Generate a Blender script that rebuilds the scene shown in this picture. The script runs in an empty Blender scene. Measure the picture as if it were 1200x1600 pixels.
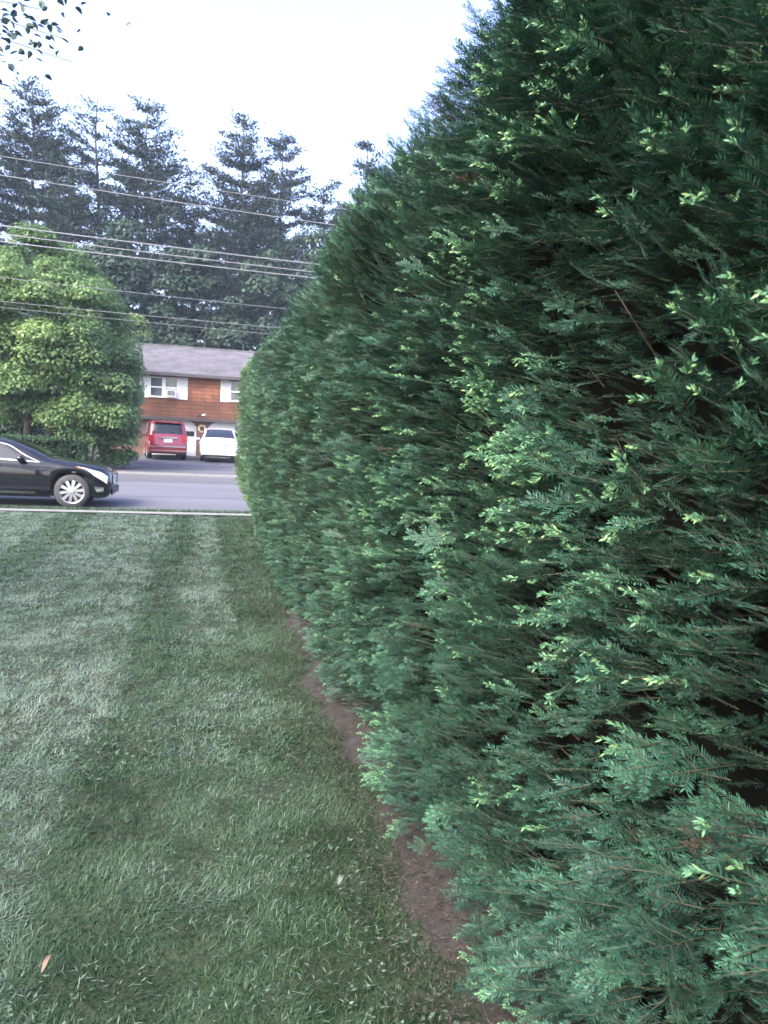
import bpy, bmesh, math, random
import numpy as np
from mathutils import Vector, Matrix
R = math.radians
rng = np.random.default_rng(11)
random.seed(5)
C = bpy.context.scene.collection
SC = bpy.context.scene

# ------------------------------------------------------------------ camera, sky, sun, exposure
cam = bpy.data.cameras.new('camera')
cam.sensor_fit = 'HORIZONTAL'; cam.sensor_width = 36; cam.lens = 36*1164/1200
cam.dof.use_dof = True; cam.dof.focus_distance = 2.5; cam.dof.aperture_fstop = 12
cam.clip_start = 0.05; cam.clip_end = 2000
co = bpy.data.objects.new('camera', cam); C.objects.link(co)
co.matrix_world = Matrix.Translation((0, 0, 1.5)) @ Matrix.Rotation(R(-14.2), 4, 'Z') @ Matrix.Rotation(R(90-5.2), 4, 'X') @ Matrix.Rotation(R(2.7), 4, 'Z')
SC.camera = co
SUN_EL, SUN_AZ = R(40), R(232)          # azimuth clockwise from +Y: behind the camera, to the left
w = bpy.data.worlds.new('World'); SC.world = w; w.use_nodes = True
nt = w.node_tree; bg = nt.nodes['Background']
sky = nt.nodes.new('ShaderNodeTexSky'); sky.sky_type = 'NISHITA'; sky.sun_disc = False
sky.sun_elevation = SUN_EL; sky.sun_rotation = SUN_AZ; sky.air_density = 1.0; sky.dust_density = 4; sky.ozone_density = 1.5
hs = nt.nodes.new('ShaderNodeHueSaturation'); hs.inputs['Saturation'].default_value = 1.05; hs.inputs['Hue'].default_value = 0.522
nt.links.new(sky.outputs[0], hs.inputs['Color']); nt.links.new(hs.outputs[0], bg.inputs['Color'])
bg.inputs['Strength'].default_value = 0.15
sl = bpy.data.lights.new('sun', 'SUN'); sl.energy = 0.8; sl.angle = R(30); sl.color = (1, .985, .97)
so = bpy.data.objects.new('sun', sl); C.objects.link(so)
d = Vector((math.sin(SUN_AZ)*math.cos(SUN_EL), math.cos(SUN_AZ)*math.cos(SUN_EL), math.sin(SUN_EL)))
so.rotation_euler = d.to_track_quat('Z', 'Y').to_euler(); so.location = (-6, -8, 12)
SC.view_settings.view_transform = 'Standard'; SC.view_settings.look = 'None'
SC.view_settings.exposure = 2.65; SC.view_settings.gamma = 1
SC.render.engine = 'CYCLES'
SC.cycles.max_bounces = 6; SC.cycles.diffuse_bounces = 2; SC.cycles.glossy_bounces = 3
SC.cycles.transmission_bounces = 4; SC.cycles.transparent_max_bounces = 8
SC.cycles.use_denoising = True; SC.cycles.caustics_reflective = False; SC.cycles.caustics_refractive = False

# ------------------------------------------------------------------ materials
def nodes(name):
    m = bpy.data.materials.new(name); m.use_nodes = True
    n = m.node_tree; return m, n, n.nodes['Principled BSDF']

def plain(name, col, rough=.6, metal=0, spec=.5, coat=0, var=0.12, scale=6, bump=0):
    m, n, b = nodes(name)
    b.inputs['Roughness'].default_value = rough; b.inputs['Metallic'].default_value = metal
    b.inputs['Specular IOR Level'].default_value = spec; b.inputs['Coat Weight'].default_value = coat
    b.inputs['Coat Roughness'].default_value = .04
    tc = n.nodes.new('ShaderNodeTexCoord'); no = n.nodes.new('ShaderNodeTexNoise')
    no.inputs['Scale'].default_value = scale; no.inputs['Detail'].default_value = 6
    n.links.new(tc.outputs['Object'], no.inputs['Vector'])
    r = n.nodes.new('ShaderNodeValToRGB')
    r.color_ramp.elements[0].position = .3; r.color_ramp.elements[1].position = .7
    r.color_ramp.elements[0].color = [c*(1-var) for c in col]+[1]
    r.color_ramp.elements[1].color = [min(1, c*(1+var)) for c in col]+[1]
    n.links.new(no.outputs['Fac'], r.inputs['Fac']); n.links.new(r.outputs['Color'], b.inputs['Base Color'])
    if bump:
        bp = n.nodes.new('ShaderNodeBump'); bp.inputs['Strength'].default_value = bump
        n.links.new(no.outputs['Fac'], bp.inputs['Height']); n.links.new(bp.outputs[0], b.inputs['Normal'])
    return m

def ramp_attr(name, stops, rough=.55, trans=.2, spec=.3, tmul=1.3):
    """leaf material: colour from the per-face attribute 'tint' (leaf age; on the lawn also painted stripe sheen), some light passing through"""
    m, n, b = nodes(name)
    at = n.nodes.new('ShaderNodeAttribute'); at.attribute_name = 'tint'
    r = n.nodes.new('ShaderNodeValToRGB'); cr = r.color_ramp
    while len(cr.elements) < len(stops): cr.elements.new(.5)
    for e, (p, c) in zip(cr.elements, stops): e.position = p; e.color = tuple(c)+(1,)
    n.links.new(at.outputs['Fac'], r.inputs['Fac']); n.links.new(r.outputs['Color'], b.inputs['Base Color'])
    b.inputs['Roughness'].default_value = rough; b.inputs['Specular IOR Level'].default_value = spec
    if trans:
        t = n.nodes.new('ShaderNodeBsdfTranslucent'); mx = n.nodes.new('ShaderNodeMixShader'); mx.inputs[0].default_value = trans
        sc = n.nodes.new('ShaderNodeVectorMath'); sc.operation = 'SCALE'; sc.inputs['Scale'].default_value = tmul
        n.links.new(r.outputs['Color'], sc.inputs[0]); n.links.new(sc.outputs[0], t.inputs['Color'])
        n.links.new(b.outputs[0], mx.inputs[1]); n.links.new(t.outputs[0], mx.inputs[2])
        n.links.new(mx.outputs[0], n.nodes['Material Output'].inputs['Surface'])
    return m

def asphalt(name, a, b_, scale=.35):
    m, n, b = nodes(name); b.inputs['Roughness'].default_value = .82; b.inputs['Specular IOR Level'].default_value = .4
    tc = n.nodes.new('ShaderNodeTexCoord')
    n1 = n.nodes.new('ShaderNodeTexNoise'); n1.inputs['Scale'].default_value = scale; n1.inputs['Detail'].default_value = 8
    n2 = n.nodes.new('ShaderNodeTexNoise'); n2.inputs['Scale'].default_value = 60; n2.inputs['Detail'].default_value = 3
    vo = n.nodes.new('ShaderNodeTexVoronoi'); vo.feature = 'DISTANCE_TO_EDGE'; vo.inputs['Scale'].default_value = .32
    mp = n.nodes.new('ShaderNodeMapping'); mp.inputs['Scale'].default_value = (.35, 1, 1)
    nd = n.nodes.new('ShaderNodeMixRGB'); nd.blend_type = 'ADD'; nd.inputs[0].default_value = .35
    n.links.new(tc.outputs['Object'], mp.inputs[0]); n.links.new(mp.outputs[0], n1.inputs['Vector'])
    n.links.new(tc.outputs['Object'], n2.inputs['Vector'])
    n.links.new(mp.outputs[0], nd.inputs[1]); n.links.new(n1.outputs['Color'], nd.inputs[2]); n.links.new(nd.outputs[0], vo.inputs['Vector'])
    r = n.nodes.new('ShaderNodeValToRGB'); r.color_ramp.elements[0].position = .35; r.color_ramp.elements[1].position = .65
    r.color_ramp.elements[0].color = tuple(a)+(1,); r.color_ramp.elements[1].color = tuple(b_)+(1,)
    n.links.new(n1.outputs['Fac'], r.inputs['Fac'])
    m1 = n.nodes.new('ShaderNodeMixRGB'); m1.blend_type = 'OVERLAY'; m1.inputs[0].default_value = .35
    n.links.new(r.outputs[0], m1.inputs[1]); n.links.new(n2.outputs['Fac'], m1.inputs[2])
    lt = n.nodes.new('ShaderNodeMapRange'); lt.inputs['From Max'].default_value = .012; lt.inputs['To Min'].default_value = .55
    n.links.new(vo.outputs['Distance'], lt.inputs['Value'])
    m2 = n.nodes.new('ShaderNodeMixRGB'); m2.blend_type = 'MULTIPLY'; m2.inputs[0].default_value = 1
    n.links.new(m1.outputs[0], m2.inputs[1]); n.links.new(lt.outputs[0], m2.inputs[2])
    n.links.new(m2.outputs[0], b.inputs['Base Color'])
    bp = n.nodes.new('ShaderNodeBump'); bp.inputs['Strength'].default_value = .3; bp.inputs['Distance'].default_value = .01
    n.links.new(n2.outputs['Fac'], bp.inputs['Height']); n.links.new(bp.outputs[0], b.inputs['Normal'])
    return m

def bricky(name, c1, c2, mortar, bw, bh, msize, stain=None, bump=.5, rough=.8, vec=None):
    """courses of shingles or bricks on walls that run along X (brick rows up Z)"""
    m, n, b = nodes(name); b.inputs['Roughness'].default_value = rough
    tc = n.nodes.new('ShaderNodeTexCoord'); sp = n.nodes.new('ShaderNodeSeparateXYZ'); cb = n.nodes.new('ShaderNodeCombineXYZ')
    n.links.new(tc.outputs['Object'], sp.inputs[0])
    ad = n.nodes.new('ShaderNodeMath'); ad.operation = 'ADD'
    n.links.new(sp.outputs['X'], ad.inputs[0])
    if vec != 'roof': n.links.new(sp.outputs['Y'], ad.inputs[1])
    n.links.new(ad.outputs[0], cb.inputs['X']); n.links.new(sp.outputs['Y' if vec == 'roof' else 'Z'], cb.inputs['Y'])
    br = n.nodes.new('ShaderNodeTexBrick'); br.inputs['Scale'].default_value = 1
    br.inputs['Brick Width'].default_value = bw; br.inputs['Row Height'].default_value = bh; br.inputs['Mortar Size'].default_value = msize
    br.inputs['Color1'].default_value = tuple(c1)+(1,); br.inputs['Color2'].default_value = tuple(c2)+(1,); br.inputs['Mortar'].default_value = tuple(mortar)+(1,)
    br.inputs['Bias'].default_value = -.1
    n.links.new(cb.outputs[0], br.inputs['Vector'])
    no = n.nodes.new('ShaderNodeTexNoise'); no.inputs['Scale'].default_value = 1.6; no.inputs['Detail'].default_value = 8
    n.links.new(tc.outputs['Object'], no.inputs['Vector'])
    mr = n.nodes.new('ShaderNodeMapRange'); mr.inputs['From Min'].default_value = .3; mr.inputs['From Max'].default_value = .7
    mr.inputs['To Min'].default_value = .65; mr.inputs['To Max'].default_value = 1.25
    n.links.new(no.outputs['Fac'], mr.inputs['Value'])
    mx = n.nodes.new('ShaderNodeMixRGB'); mx.blend_type = 'MULTIPLY'; mx.inputs[0].default_value = 1
    n.links.new(br.outputs['Color'], mx.inputs[1]); n.links.new(mr.outputs[0], mx.inputs[2])
    out = mx.outputs[0]
    if stain:                                   # damp stain: irregular upper edge above height stain[0]
        n2 = n.nodes.new('ShaderNodeTexNoise'); n2.inputs['Scale'].default_value = 2.2; n2.inputs['Detail'].default_value = 5
        mp = n.nodes.new('ShaderNodeMapping'); mp.inputs['Scale'].default_value = (1.6, 1, .5)
        n.links.new(tc.outputs['Object'], mp.inputs[0]); n.links.new(mp.outputs[0], n2.inputs['Vector'])
        a2 = n.nodes.new('ShaderNodeMath'); a2.operation = 'MULTIPLY_ADD'; a2.inputs[1].default_value = -1.3
        n.links.new(n2.outputs['Fac'], a2.inputs[0]); n.links.new(sp.outputs['Z'], a2.inputs[2])
        m3 = n.nodes.new('ShaderNodeMapRange'); m3.inputs['From Min'].default_value = stain[0]-.65; m3.inputs['From Max'].default_value = stain[0]-.15
        m3.inputs['To Min'].default_value = .45; m3.inputs['To Max'].default_value = 1
        n.links.new(a2.outputs[0], m3.inputs['Value'])
        m4 = n.nodes.new('ShaderNodeMixRGB'); m4.blend_type = 'MULTIPLY'; m4.inputs[0].default_value = 1
        n.links.new(out, m4.inputs[1]); n.links.new(m3.outputs[0], m4.inputs[2]); out = m4.outputs[0]
    n.links.new(out, b.inputs['Base Color'])
    bp = n.nodes.new('ShaderNodeBump'); bp.inputs['Strength'].default_value = bump; bp.inputs['Distance'].default_value = .02; bp.invert = True
    n.links.new(br.outputs['Fac'], bp.inputs['Height']); n.links.new(bp.outputs[0], b.inputs['Normal'])
    return m

M = {}
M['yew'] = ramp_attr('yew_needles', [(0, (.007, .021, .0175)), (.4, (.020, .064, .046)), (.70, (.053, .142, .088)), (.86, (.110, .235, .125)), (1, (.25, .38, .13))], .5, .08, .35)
M['twig'] = plain('yew_twig', (.062, .060, .038), .8, var=.4, scale=30)
M['bark'] = plain('bark', (.07, .055, .045), .9, var=.4, scale=9, bump=.6)
M['core'] = plain('hedge_inside_shade', (.006, .006, .005), 1, var=.5, scale=9, spec=0)  # inner twigs; the near-black colour stands in for interior shade
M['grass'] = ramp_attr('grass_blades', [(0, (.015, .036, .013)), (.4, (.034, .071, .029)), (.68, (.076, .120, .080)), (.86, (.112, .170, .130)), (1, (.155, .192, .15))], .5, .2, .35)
M['leaf'] = ramp_attr('broad_leaves', [(0, (.030, .060, .022)), (.45, (.082, .150, .050)), (1, (.20, .29, .10))], .5, .28, .35, 1.5)
M['shrub'] = ramp_attr('shrub_leaves', [(0, (.02, .048, .024)), (.5, (.04, .09, .042)), (1, (.09, .15, .07))], .55, .2, .3)
M['pine'] = ramp_attr('pine_needles', [(0, (.008, .017, .015)), (.5, (.017, .033, .026)), (1, (.036, .058, .042))], .6, .1, .25)
M['wood'] = ramp_attr('woodland_leaves', [(0, (.012, .026, .017)), (.5, (.022, .045, .027)), (1, (.045, .078, .042))], .6, .15, .25)
M['maple'] = ramp_attr('maple_leaves', [(0, (.03, .05, .05)), (1, (.05, .08, .07))], .5, .12, .3)
M['asphalt'] = asphalt('road_asphalt', (.080, .079, .094), (.108, .105, .124))
M['drive'] = asphalt('driveway_asphalt', (.085, .079, .09), (.12, .111, .125), .6)
M['patch'] = asphalt('shoulder_asphalt', (.066, .065, .074), (.088, .086, .096), .5)
M['seam'] = plain('crack_sealer', (.05, .05, .056), .8, var=.4, scale=.8)
M['concrete'] = plain('concrete', (.17, .165, .16), .85, var=.12, scale=3, bump=.1)
M['soil'] = plain('bare_soil', (.021, .017, .0155), .95, var=.6, scale=26, bump=.9)
M['white'] = plain('white_paint', (.78, .78, .77), .5, var=.05, scale=3)
M['doorwhite'] = plain('garage_door_paint', (.66, .66, .67), .5, var=.06, scale=2)
M['roof'] = bricky('roof_shingles', (.078, .072, .084), (.102, .094, .108), (.054, .05, .058), .9, .14, .012, None, .35, .9, 'roof')
M['shingle'] = bricky('cedar_shingles', (.34, .125, .062), (.26, .092, .05), (.09, .042, .030), .75, .19, .012, (2.85,), .6)
M['brick'] = bricky('red_brick', (.17, .065, .045), (.13, .05, .038), (.14, .11, .09), .22, .075, .012, None, .5)
M['gutter'] = plain('gutter_brown', (.05, .04, .042), .5, var=.1)
M['winglass'] = plain('window_glass', (.11, .12, .14), .05, var=.3, scale=2, spec=.8)
M['darkglass'] = plain('car_glass', (.010, .012, .018), .03, spec=.45, coat=0, var=.1)
M['skyglass'] = plain('car_side_glass', (.012, .014, .018), .02, spec=.5, coat=0, var=.1)
M['skyglass'].node_tree.nodes['Principled BSDF'].inputs['IOR'].default_value = 1.6
M['blackpaint'] = plain('black_car_paint', (.006, .006, .009), .4, spec=.05, coat=1, var=.1)
M['redpaint'] = plain('red_car_paint', (.24, .006, .022), .25, metal=.25, coat=1, var=.06)
M['whitepaint'] = plain('white_car_paint', (.80, .80, .80), .25, coat=1, var=.02)
M['rubber'] = plain('tyre_rubber', (.03, .03, .033), .75, var=.2, scale=20)
M['alloy'] = plain('alloy_rim', (.50, .50, .53), .28, metal=.85, var=.05)
M['chrome'] = plain('chrome', (.85, .85, .87), .12, metal=1, var=.03)
M['trim'] = plain('black_trim', (.018, .018, .02), .5, var=.2)
M['lampglass'] = plain('headlamp_glass', (.75, .74, .72), .08, spec=.8, coat=1, var=.15, scale=25)
M['amber'] = plain('amber_lens', (.7, .32, .14), .15, coat=1, var=.1)
M['redlens'] = plain('red_lens', (.42, .02, .03), .12, coat=1, var=.15)
M['plate'] = plain('plate_white', (.75, .76, .78), .4, var=.05)
M['wire'] = plain('wire_sleeve', (.20, .20, .22), .5, metal=.3, var=.15, scale=2)
M['straw'] = plain('straw_wreath', (.50, .40, .27), .8, var=.4, scale=30, bump=.6)
M['dryleaf'] = plain('dry_leaf', (.13, .075, .055), .7, var=.3, scale=40)
M['paleleaf'] = plain('pale_dead_leaf', (.06, .065, .068), .7, var=.3, scale=40)
M['clipped'] = M['shrub']

# ------------------------------------------------------------------ object helpers
def tag(o, label=None, cat=None, group=None, kind=None):
    if label: o['label'] = label
    if cat: o['category'] = cat
    if group: o['group'] = group
    if kind: o['kind'] = kind
    return o
def empty(name, loc=(0, 0, 0), rz=0, label=None, cat=None, group=None):
    o = bpy.data.objects.new(name, None); C.objects.link(o)
    o.location = loc; o.rotation_euler = (0, 0, rz); o.empty_display_size = .2
    return tag(o, label, cat, group)
def link(name, me, mats, parent=None, smooth=False):
    o = bpy.data.objects.new(name, me); C.objects.link(o)
    for m in (mats if isinstance(mats, (list, tuple)) else [mats]): me.materials.append(m)
    if parent is not None: o.parent = parent
    if smooth: me.polygons.foreach_set('use_smooth', np.ones(len(me.polygons), bool))
    return o
def quads(verts, tint=None, mat=None, extra=None):
    """verts (N,4,3) -> mesh of N loose quads with a per-face 'tint'"""
    v = np.ascontiguousarray(verts, dtype=np.float32).reshape(-1, 3); n = len(v)//4
    me = bpy.data.meshes.new('foliage')
    me.vertices.add(n*4); me.vertices.foreach_set('co', v.ravel())
    me.loops.add(n*4); me.loops.foreach_set('vertex_index', np.arange(n*4, dtype=np.int32))
    me.polygons.add(n); me.polygons.foreach_set('loop_start', np.arange(0, n*4, 4, dtype=np.int32))
    if mat is not None: me.polygons.foreach_set('material_index', mat.astype(np.int32))
    me.update(calc_edges=True)
    if tint is not None:
        a = me.attributes.new('tint', 'FLOAT', 'FACE'); a.data.foreach_set('value', np.clip(tint, 0, 1).astype(np.float32))
    return me
class MB:
    """collects boxes, tubes, lathes and free faces into one mesh"""
    def __init__(s): s.v = []; s.f = []; s.m = []
    def add(s, vs, fs, mi=0):
        k = len(s.v); s.v += [tuple(p) for p in vs]; s.f += [tuple(i+k for i in f) for f in fs]; s.m += [mi]*len(fs)
    def box(s, x0, x1, y0, y1, z0, z1, mi=0, ch=0):
        if ch:                                  # chamfered in the XZ outline
            o = [(x0+ch, z0), (x1-ch, z0), (x1, z0+ch), (x1, z1-ch), (x1-ch, z1), (x0+ch, z1), (x0, z1-ch), (x0, z0+ch)]
        else: o = [(x0, z0), (x1, z0), (x1, z1), (x0, z1)]
        n = len(o); vs = [(a, y0, b) for a, b in o]+[(a, y1, b) for a, b in o]
        s.add(vs, [tuple(range(n)), tuple(range(2*n-1, n-1, -1))]+[(i, i+n, (i+1) % n+n, (i+1) % n) for i in range(n)], mi)
    def tube(s, pts, rad, n=6, mi=0, cap=True):
        pts = [Vector(p) for p in pts]; rr = rad if isinstance(rad, (list, tuple)) else [rad]*len(pts)
        vs = []; fs = []
        for i, p in enumerate(pts):
            t = (pts[min(i+1, len(pts)-1)]-pts[max(i-1, 0)]).normalized()
            a = t.cross(Vector((0, 0, 1)) if abs(t.z) < .9 else Vector((1, 0, 0))).normalized(); b = t.cross(a)
            for k in range(n):
                q = 2*math.pi*k/n; vs.append(p+(a*math.cos(q)+b*math.sin(q))*rr[i])
        for i in range(len(pts)-1):
            for k in range(n): fs.append((i*n+k, i*n+(k+1) % n, (i+1)*n+(k+1) % n, (i+1)*n+k))
        if cap: fs += [tuple(range(n-1, -1, -1)), tuple(range((len(pts)-1)*n, len(pts)*n))]
        s.add(vs, fs, mi)
    def lathe(s, prof, n=28, axis='y', c=(0, 0, 0), mi=0):
        """profile of (radius, along) revolved about an axis through c"""
        vs = []; fs = []
        for r, a in prof:
            for k in range(n):
                q = 2*math.pi*k/n; u, v = r*math.cos(q), r*math.sin(q)
                vs.append((c[0]+u, c[1]+a, c[2]+v) if axis == 'y' else (c[0]+u, c[1]+v, c[2]+a))
        for i in range(len(prof)-1):
            for k in range(n): fs.append((i*n+k, i*n+(k+1) % n, (i+1)*n+(k+1) % n, (i+1)*n+k))
        s.add(vs, fs, mi)
    def build(s, name, mats, parent=None, smooth=False):
        me = bpy.data.meshes.new(name); me.from_pydata(s.v, [], s.f); me.polygons.foreach_set('material_index', s.m); me.update()
        bm = bmesh.new(); bm.from_mesh(me); bmesh.ops.recalc_face_normals(bm, faces=bm.faces); bm.to_mesh(me); bm.free()
        return link(name, me, mats, parent, smooth)
# value noise
_L = rng.random(65536)
def vnoise(p, scale=1.0, seed=0):
    p = np.asarray(p, float)*scale; i = np.floor(p).astype(np.int64); f = p-i; f = f*f*(3-2*f); out = 0
    for dx in (0, 1):
        for dy in (0, 1):
            for dz in (0, 1):
                h = ((i[..., 0]+dx)*73856093 ^ (i[..., 1]+dy)*19349663 ^ (i[..., 2]+dz)*83492791 ^ seed*2654435) & 65535
                wt = (f[..., 0] if dx else 1-f[..., 0])*(f[..., 1] if dy else 1-f[..., 1])*(f[..., 2] if dz else 1-f[..., 2])
                out = out+_L[h]*wt
    return out
def fbm(p, scale=1., seed=0): return .55*vnoise(p, scale, seed)+.3*vnoise(p, scale*2.1, seed+1)+.15*vnoise(p, scale*4.3, seed+2)
def p3(x, y, z=0): return np.stack(np.broadcast_arrays(np.asarray(x, float), y, z), -1)
def unit(v): return v/np.maximum(np.linalg.norm(v, axis=-1, keepdims=True), 1e-9)
def leaf_quads(c, axis, side, L, W):
    """diamond leaves: base at c, tip at c+axis*L"""
    L = np.asarray(L)[..., None]; W = np.asarray(W)[..., None]
    mid = c+axis*L*.45
    return np.stack([c, mid+side*W*.5, c+axis*L, mid-side*W*.5], -2)
def leaf_pairs(c, axis, side, nrm, L, W, fold=.25):
    """ovate leaves folded along the midrib: two quads each"""
    L = np.asarray(L)[..., None]; W = np.asarray(W)[..., None]; out = []
    for sg in (-1, 1):
        e = side*sg+nrm*fold
        out.append(np.stack([c, c+axis*L*.28+e*W*.5, c+axis*L*.62+e*W*.42, c+axis*L-nrm*L*.12], -2))
    return np.concatenate(out)
def rand_dirs(n): return unit(rng.normal(size=(n, 3)))

# ------------------------------------------------------------------ ground, road, pavement
def gz(x, y):
    y = np.asarray(y, float)
    return np.interp(y, [-400, 15.1, 15.4, 25.4, 25.6, 27, 33, 40.3, 41, 60, 120, 400], [0, 0, -.05, .12, .14, .15, .20, .37, .40, .7, 1.0, 1.0])
ys = np.concatenate([[-400, -120, -40, -12], np.arange(-4, 16, .12), np.arange(16, 46, 1.), [50, 60, 80, 120, 200, 400]])
xs = np.concatenate([[-400, -120, -50, -25, -14], np.arange(-8, 2.01, .14), [3, 6, 10, 20, 50, 120, 400]])
X, Y = np.meshgrid(xs, ys); near = (np.abs(X) < 9) & (Y > -4) & (Y < 14.4)
Z = gz(X, Y)-.012+np.where(near, (fbm(p3(X, Y), 2.3, 3)-.5)*.035, 0)
nx, ny = len(xs), len(ys)
V = np.stack([X, Y, Z], -1).reshape(-1, 3)
F_ = [(j*nx+i, j*nx+i+1, (j+1)*nx+i+1, (j+1)*nx+i) for j in range(ny-1) for i in range(nx-1)]
me = bpy.data.meshes.new('ground'); me.from_pydata(V.tolist(), [], F_); me.update()
M['ground'] = plain('turf_soil', (.020, .030, .015), .95, var=.5, scale=5, bump=.6)
tag(link('ground', me, M['ground'], None, True), kind='structure')
def strip(name, m, y0, y1, x0=-150, x1=150, dz=.004, n=12, edge=0):
    yy = np.linspace(y0, y1, n); vs = []; fs = []
    for k, yv in enumerate(yy):
        for xv in (x0, x1): vs.append((xv, yv, float(gz(0, yv))+dz))
    fs = [(2*k, 2*k+1, 2*k+3, 2*k+2) for k in range(n-1)]
    me = bpy.data.meshes.new(name); me.from_pydata(vs, [], fs); me.update()
    return tag(link(name, me, m), kind='structure')
strip('road', M['asphalt'], 15.42, 25.55, dz=.002)
strip('road_shoulder', M['patch'], 22.9, 25.5, dz=.007)
strip('road_seam', M['seam'], 18.42, 18.47, dz=.0055)
strip('sidewalk', M['concrete'], 14.42, 14.78, dz=.012)
mb = MB()
for k in range(-14, 15):                      # far kerb pieces with joints
    mb.box(k*3+.008, k*3+2.992, 25.58, 26.25, 0.0, .185)
tag(mb.build('far_pavement', M['concrete']), kind='structure')
strip('driveway', M['drive'], 26.26, 40.97, -2.9, 5.6, dz=.012, n=20)
# bare soil along the hedge foot, with an uneven edge
vs = []; fs = []
yy = np.arange(.2, 7.2, .05); nn = len(yy)
le = .63+.014*yy+.04*np.clip((2.8-yy)/1.2, 0, 1)+(fbm(p3(yy, 0), 2.2, 9)-.5)*.22+np.clip((yy-5.6)*.08, 0, .2); re = np.full(nn, 1.25)
for k in range(nn):
    for j in range(9):
        t = j/8; xx = le[k]*(1-t)+re[k]*t
        zz = .016+.02*math.sin(t*math.pi)+float((vnoise(np.array([xx, yy[k], 0.]), 22, 5)-.5)*.02)
        vs.append((xx, yy[k], (-.03, -.004)[j] if j < 2 else zz))
for k in range(nn-1):
    for j in range(8): fs.append((k*9+j, k*9+j+1, (k+1)*9+j+1, (k+1)*9+j))
me = bpy.data.meshes.new('soil_strip'); me.from_pydata(vs, [], fs); me.update()
tag(link('soil_strip', me, M['soil'], None, True), kind='structure')

# ------------------------------------------------------------------ the yew hedge
HY0, HY1 = -1.6, 14.55
prof = np.array([(.79, .04), (.74, .18), (.69, .45), (.67, .8), (.66, 1.3), (.64, 1.8), (.635, 2.2), (.66, 2.46), (.72, 2.65), (.85, 2.76), (1.1, 2.81), (1.7, 2.81), (2.05, 2.76), (2.2, 2.45), (2.25, 1.5), (2.15, .3)])
seg = np.linalg.norm(np.diff(prof, axis=0), axis=1); cum = np.concatenate([[0], np.cumsum(seg)]); PL = cum[-1]
def hedge_surf(y, s):
    x = np.interp(s, cum, prof[:, 0]); z = np.interp(s, cum, prof[:, 1])
    e = .04; dx = np.interp(s+e, cum, prof[:, 0])-np.interp(s-e, cum, prof[:, 0]); dz = np.interp(s+e, cum, prof[:, 1])-np.interp(s-e, cum, prof[:, 1])
    n = unit(p3(-dz, 0*y, dx))
    # each shrub of the row bulges a little; the seams between them sink back
    ph = y/1.12+.25*np.sin(y*.9)+.12*np.sin(z*2.1+y)
    lob = np.abs(np.sin(math.pi*ph)); lob = lob**.55
    d = -.07*(1-lob)+(fbm(p3(x, y, z), 1.5, 21)-.5)*.11
    # the far end of the row is rounded off
    endt = np.clip((y-(HY1-.75))/.75, 0, 1); pull = (1-np.sqrt(np.maximum(1-endt**2, 0)))
    p = p3(x, y, z)+n*d[..., None]
    p[..., 0] += .30*np.clip((y-8)/5, 0, 1)*np.clip((.9-z)/.9, 0, 1)**1.3*(x < 1.2)
    p[..., 0] += pull*(1.45-p[..., 0])*np.where(p[..., 0] < 1.45, 1, 1); p[..., 2] -= pull*.35*(z/2.78)
    n = unit(n*(1-pull)[..., None]*1.0+np.array([0, 1., 0])*np.maximum(pull, 0)[..., None])
    return p, n, lob
def spray_template(n_side, step, nl, nw, L=.14, seed=0, shoots=0):
    g = np.random.default_rng(seed); out = []; tint = []; mt = []
    tw = [(np.zeros(3), np.array([1., 0, 0]), L)]
    for k in range(n_side):
        t = .2+.6*(k+.5)/n_side; sg = 1 if k % 2 else -1; a = R(g.uniform(35, 55))*sg
        tw.append((np.array([L*t, 0, L*.10*t*t]), np.array([math.cos(a), math.sin(a), g.uniform(-.05, .15)]), L*g.uniform(.38, .6)*(1.15-t)))
    for o, dr, l in tw:
        sd = np.cross([0, 0, 1.], dr); sd /= np.linalg.norm(sd); up = np.cross(dr, sd)
        w = .0016*max(.6, nw/.003*.6)
        e = o+dr*l+np.array([0, 0, .1*l])
        out.append([o-sd*w, e-sd*w*.3, e+sd*w*.3, o+sd*w]); tint.append(.4); mt.append(1)
        out.append([o-up*w, e-up*w*.3, e+up*w*.3, o+up*w]); tint.append(.4); mt.append(1)
        n = max(3, int(l/step))
        for i in range(n):
            t = (i+.6)/n; q = o+dr*l*t+np.array([0, 0, .1*l*t*t])
            for sg in (-1, 1):
                ax = dr*(.50+.5*t*t)+sd*sg*(.95-.4*t*t)+up*g.uniform(-.05, .32); ax /= np.linalg.norm(ax)
                ax = ax+g.normal(size=3)*.10; ax /= np.linalg.norm(ax)
                s2 = np.cross(ax, up*1+sd*g.uniform(-.5, .5)); s2 /= np.linalg.norm(s2)
                ln = nl*g.uniform(.75, 1.1)*(1 if t < .85 else .75)*(.75 if t < .12 else 1)
                m = q+ax*ln*.5
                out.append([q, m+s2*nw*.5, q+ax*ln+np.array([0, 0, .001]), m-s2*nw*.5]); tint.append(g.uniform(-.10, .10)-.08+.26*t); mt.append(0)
    for k in range(shoots):                       # pale new growth at the tips
        o, dr, l = tw[k % len(tw)]; q0 = o+dr*l*.97+np.array([0, 0, .1*l])
        for i in range(16):
            a = g.uniform(0, 2*math.pi); ax = dr*.85+np.array([0, math.cos(a), math.sin(a)+.1])*g.uniform(.3, 1.0); ax /= np.linalg.norm(ax)
            q = q0+dr*g.uniform(-.012, .012); s2 = np.cross(ax, g.normal(size=3)); s2 /= np.linalg.norm(s2)
            ln = nl*g.uniform(.45, .8); m = q+ax*ln*.5
            out.append([q, m+s2*nw*.62, q+ax*ln, m-s2*nw*.62]); tint.append(1.93+g.uniform(-.12, .12)); mt.append(0)
    return np.array(out), np.array(tint), np.array(mt)
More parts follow.
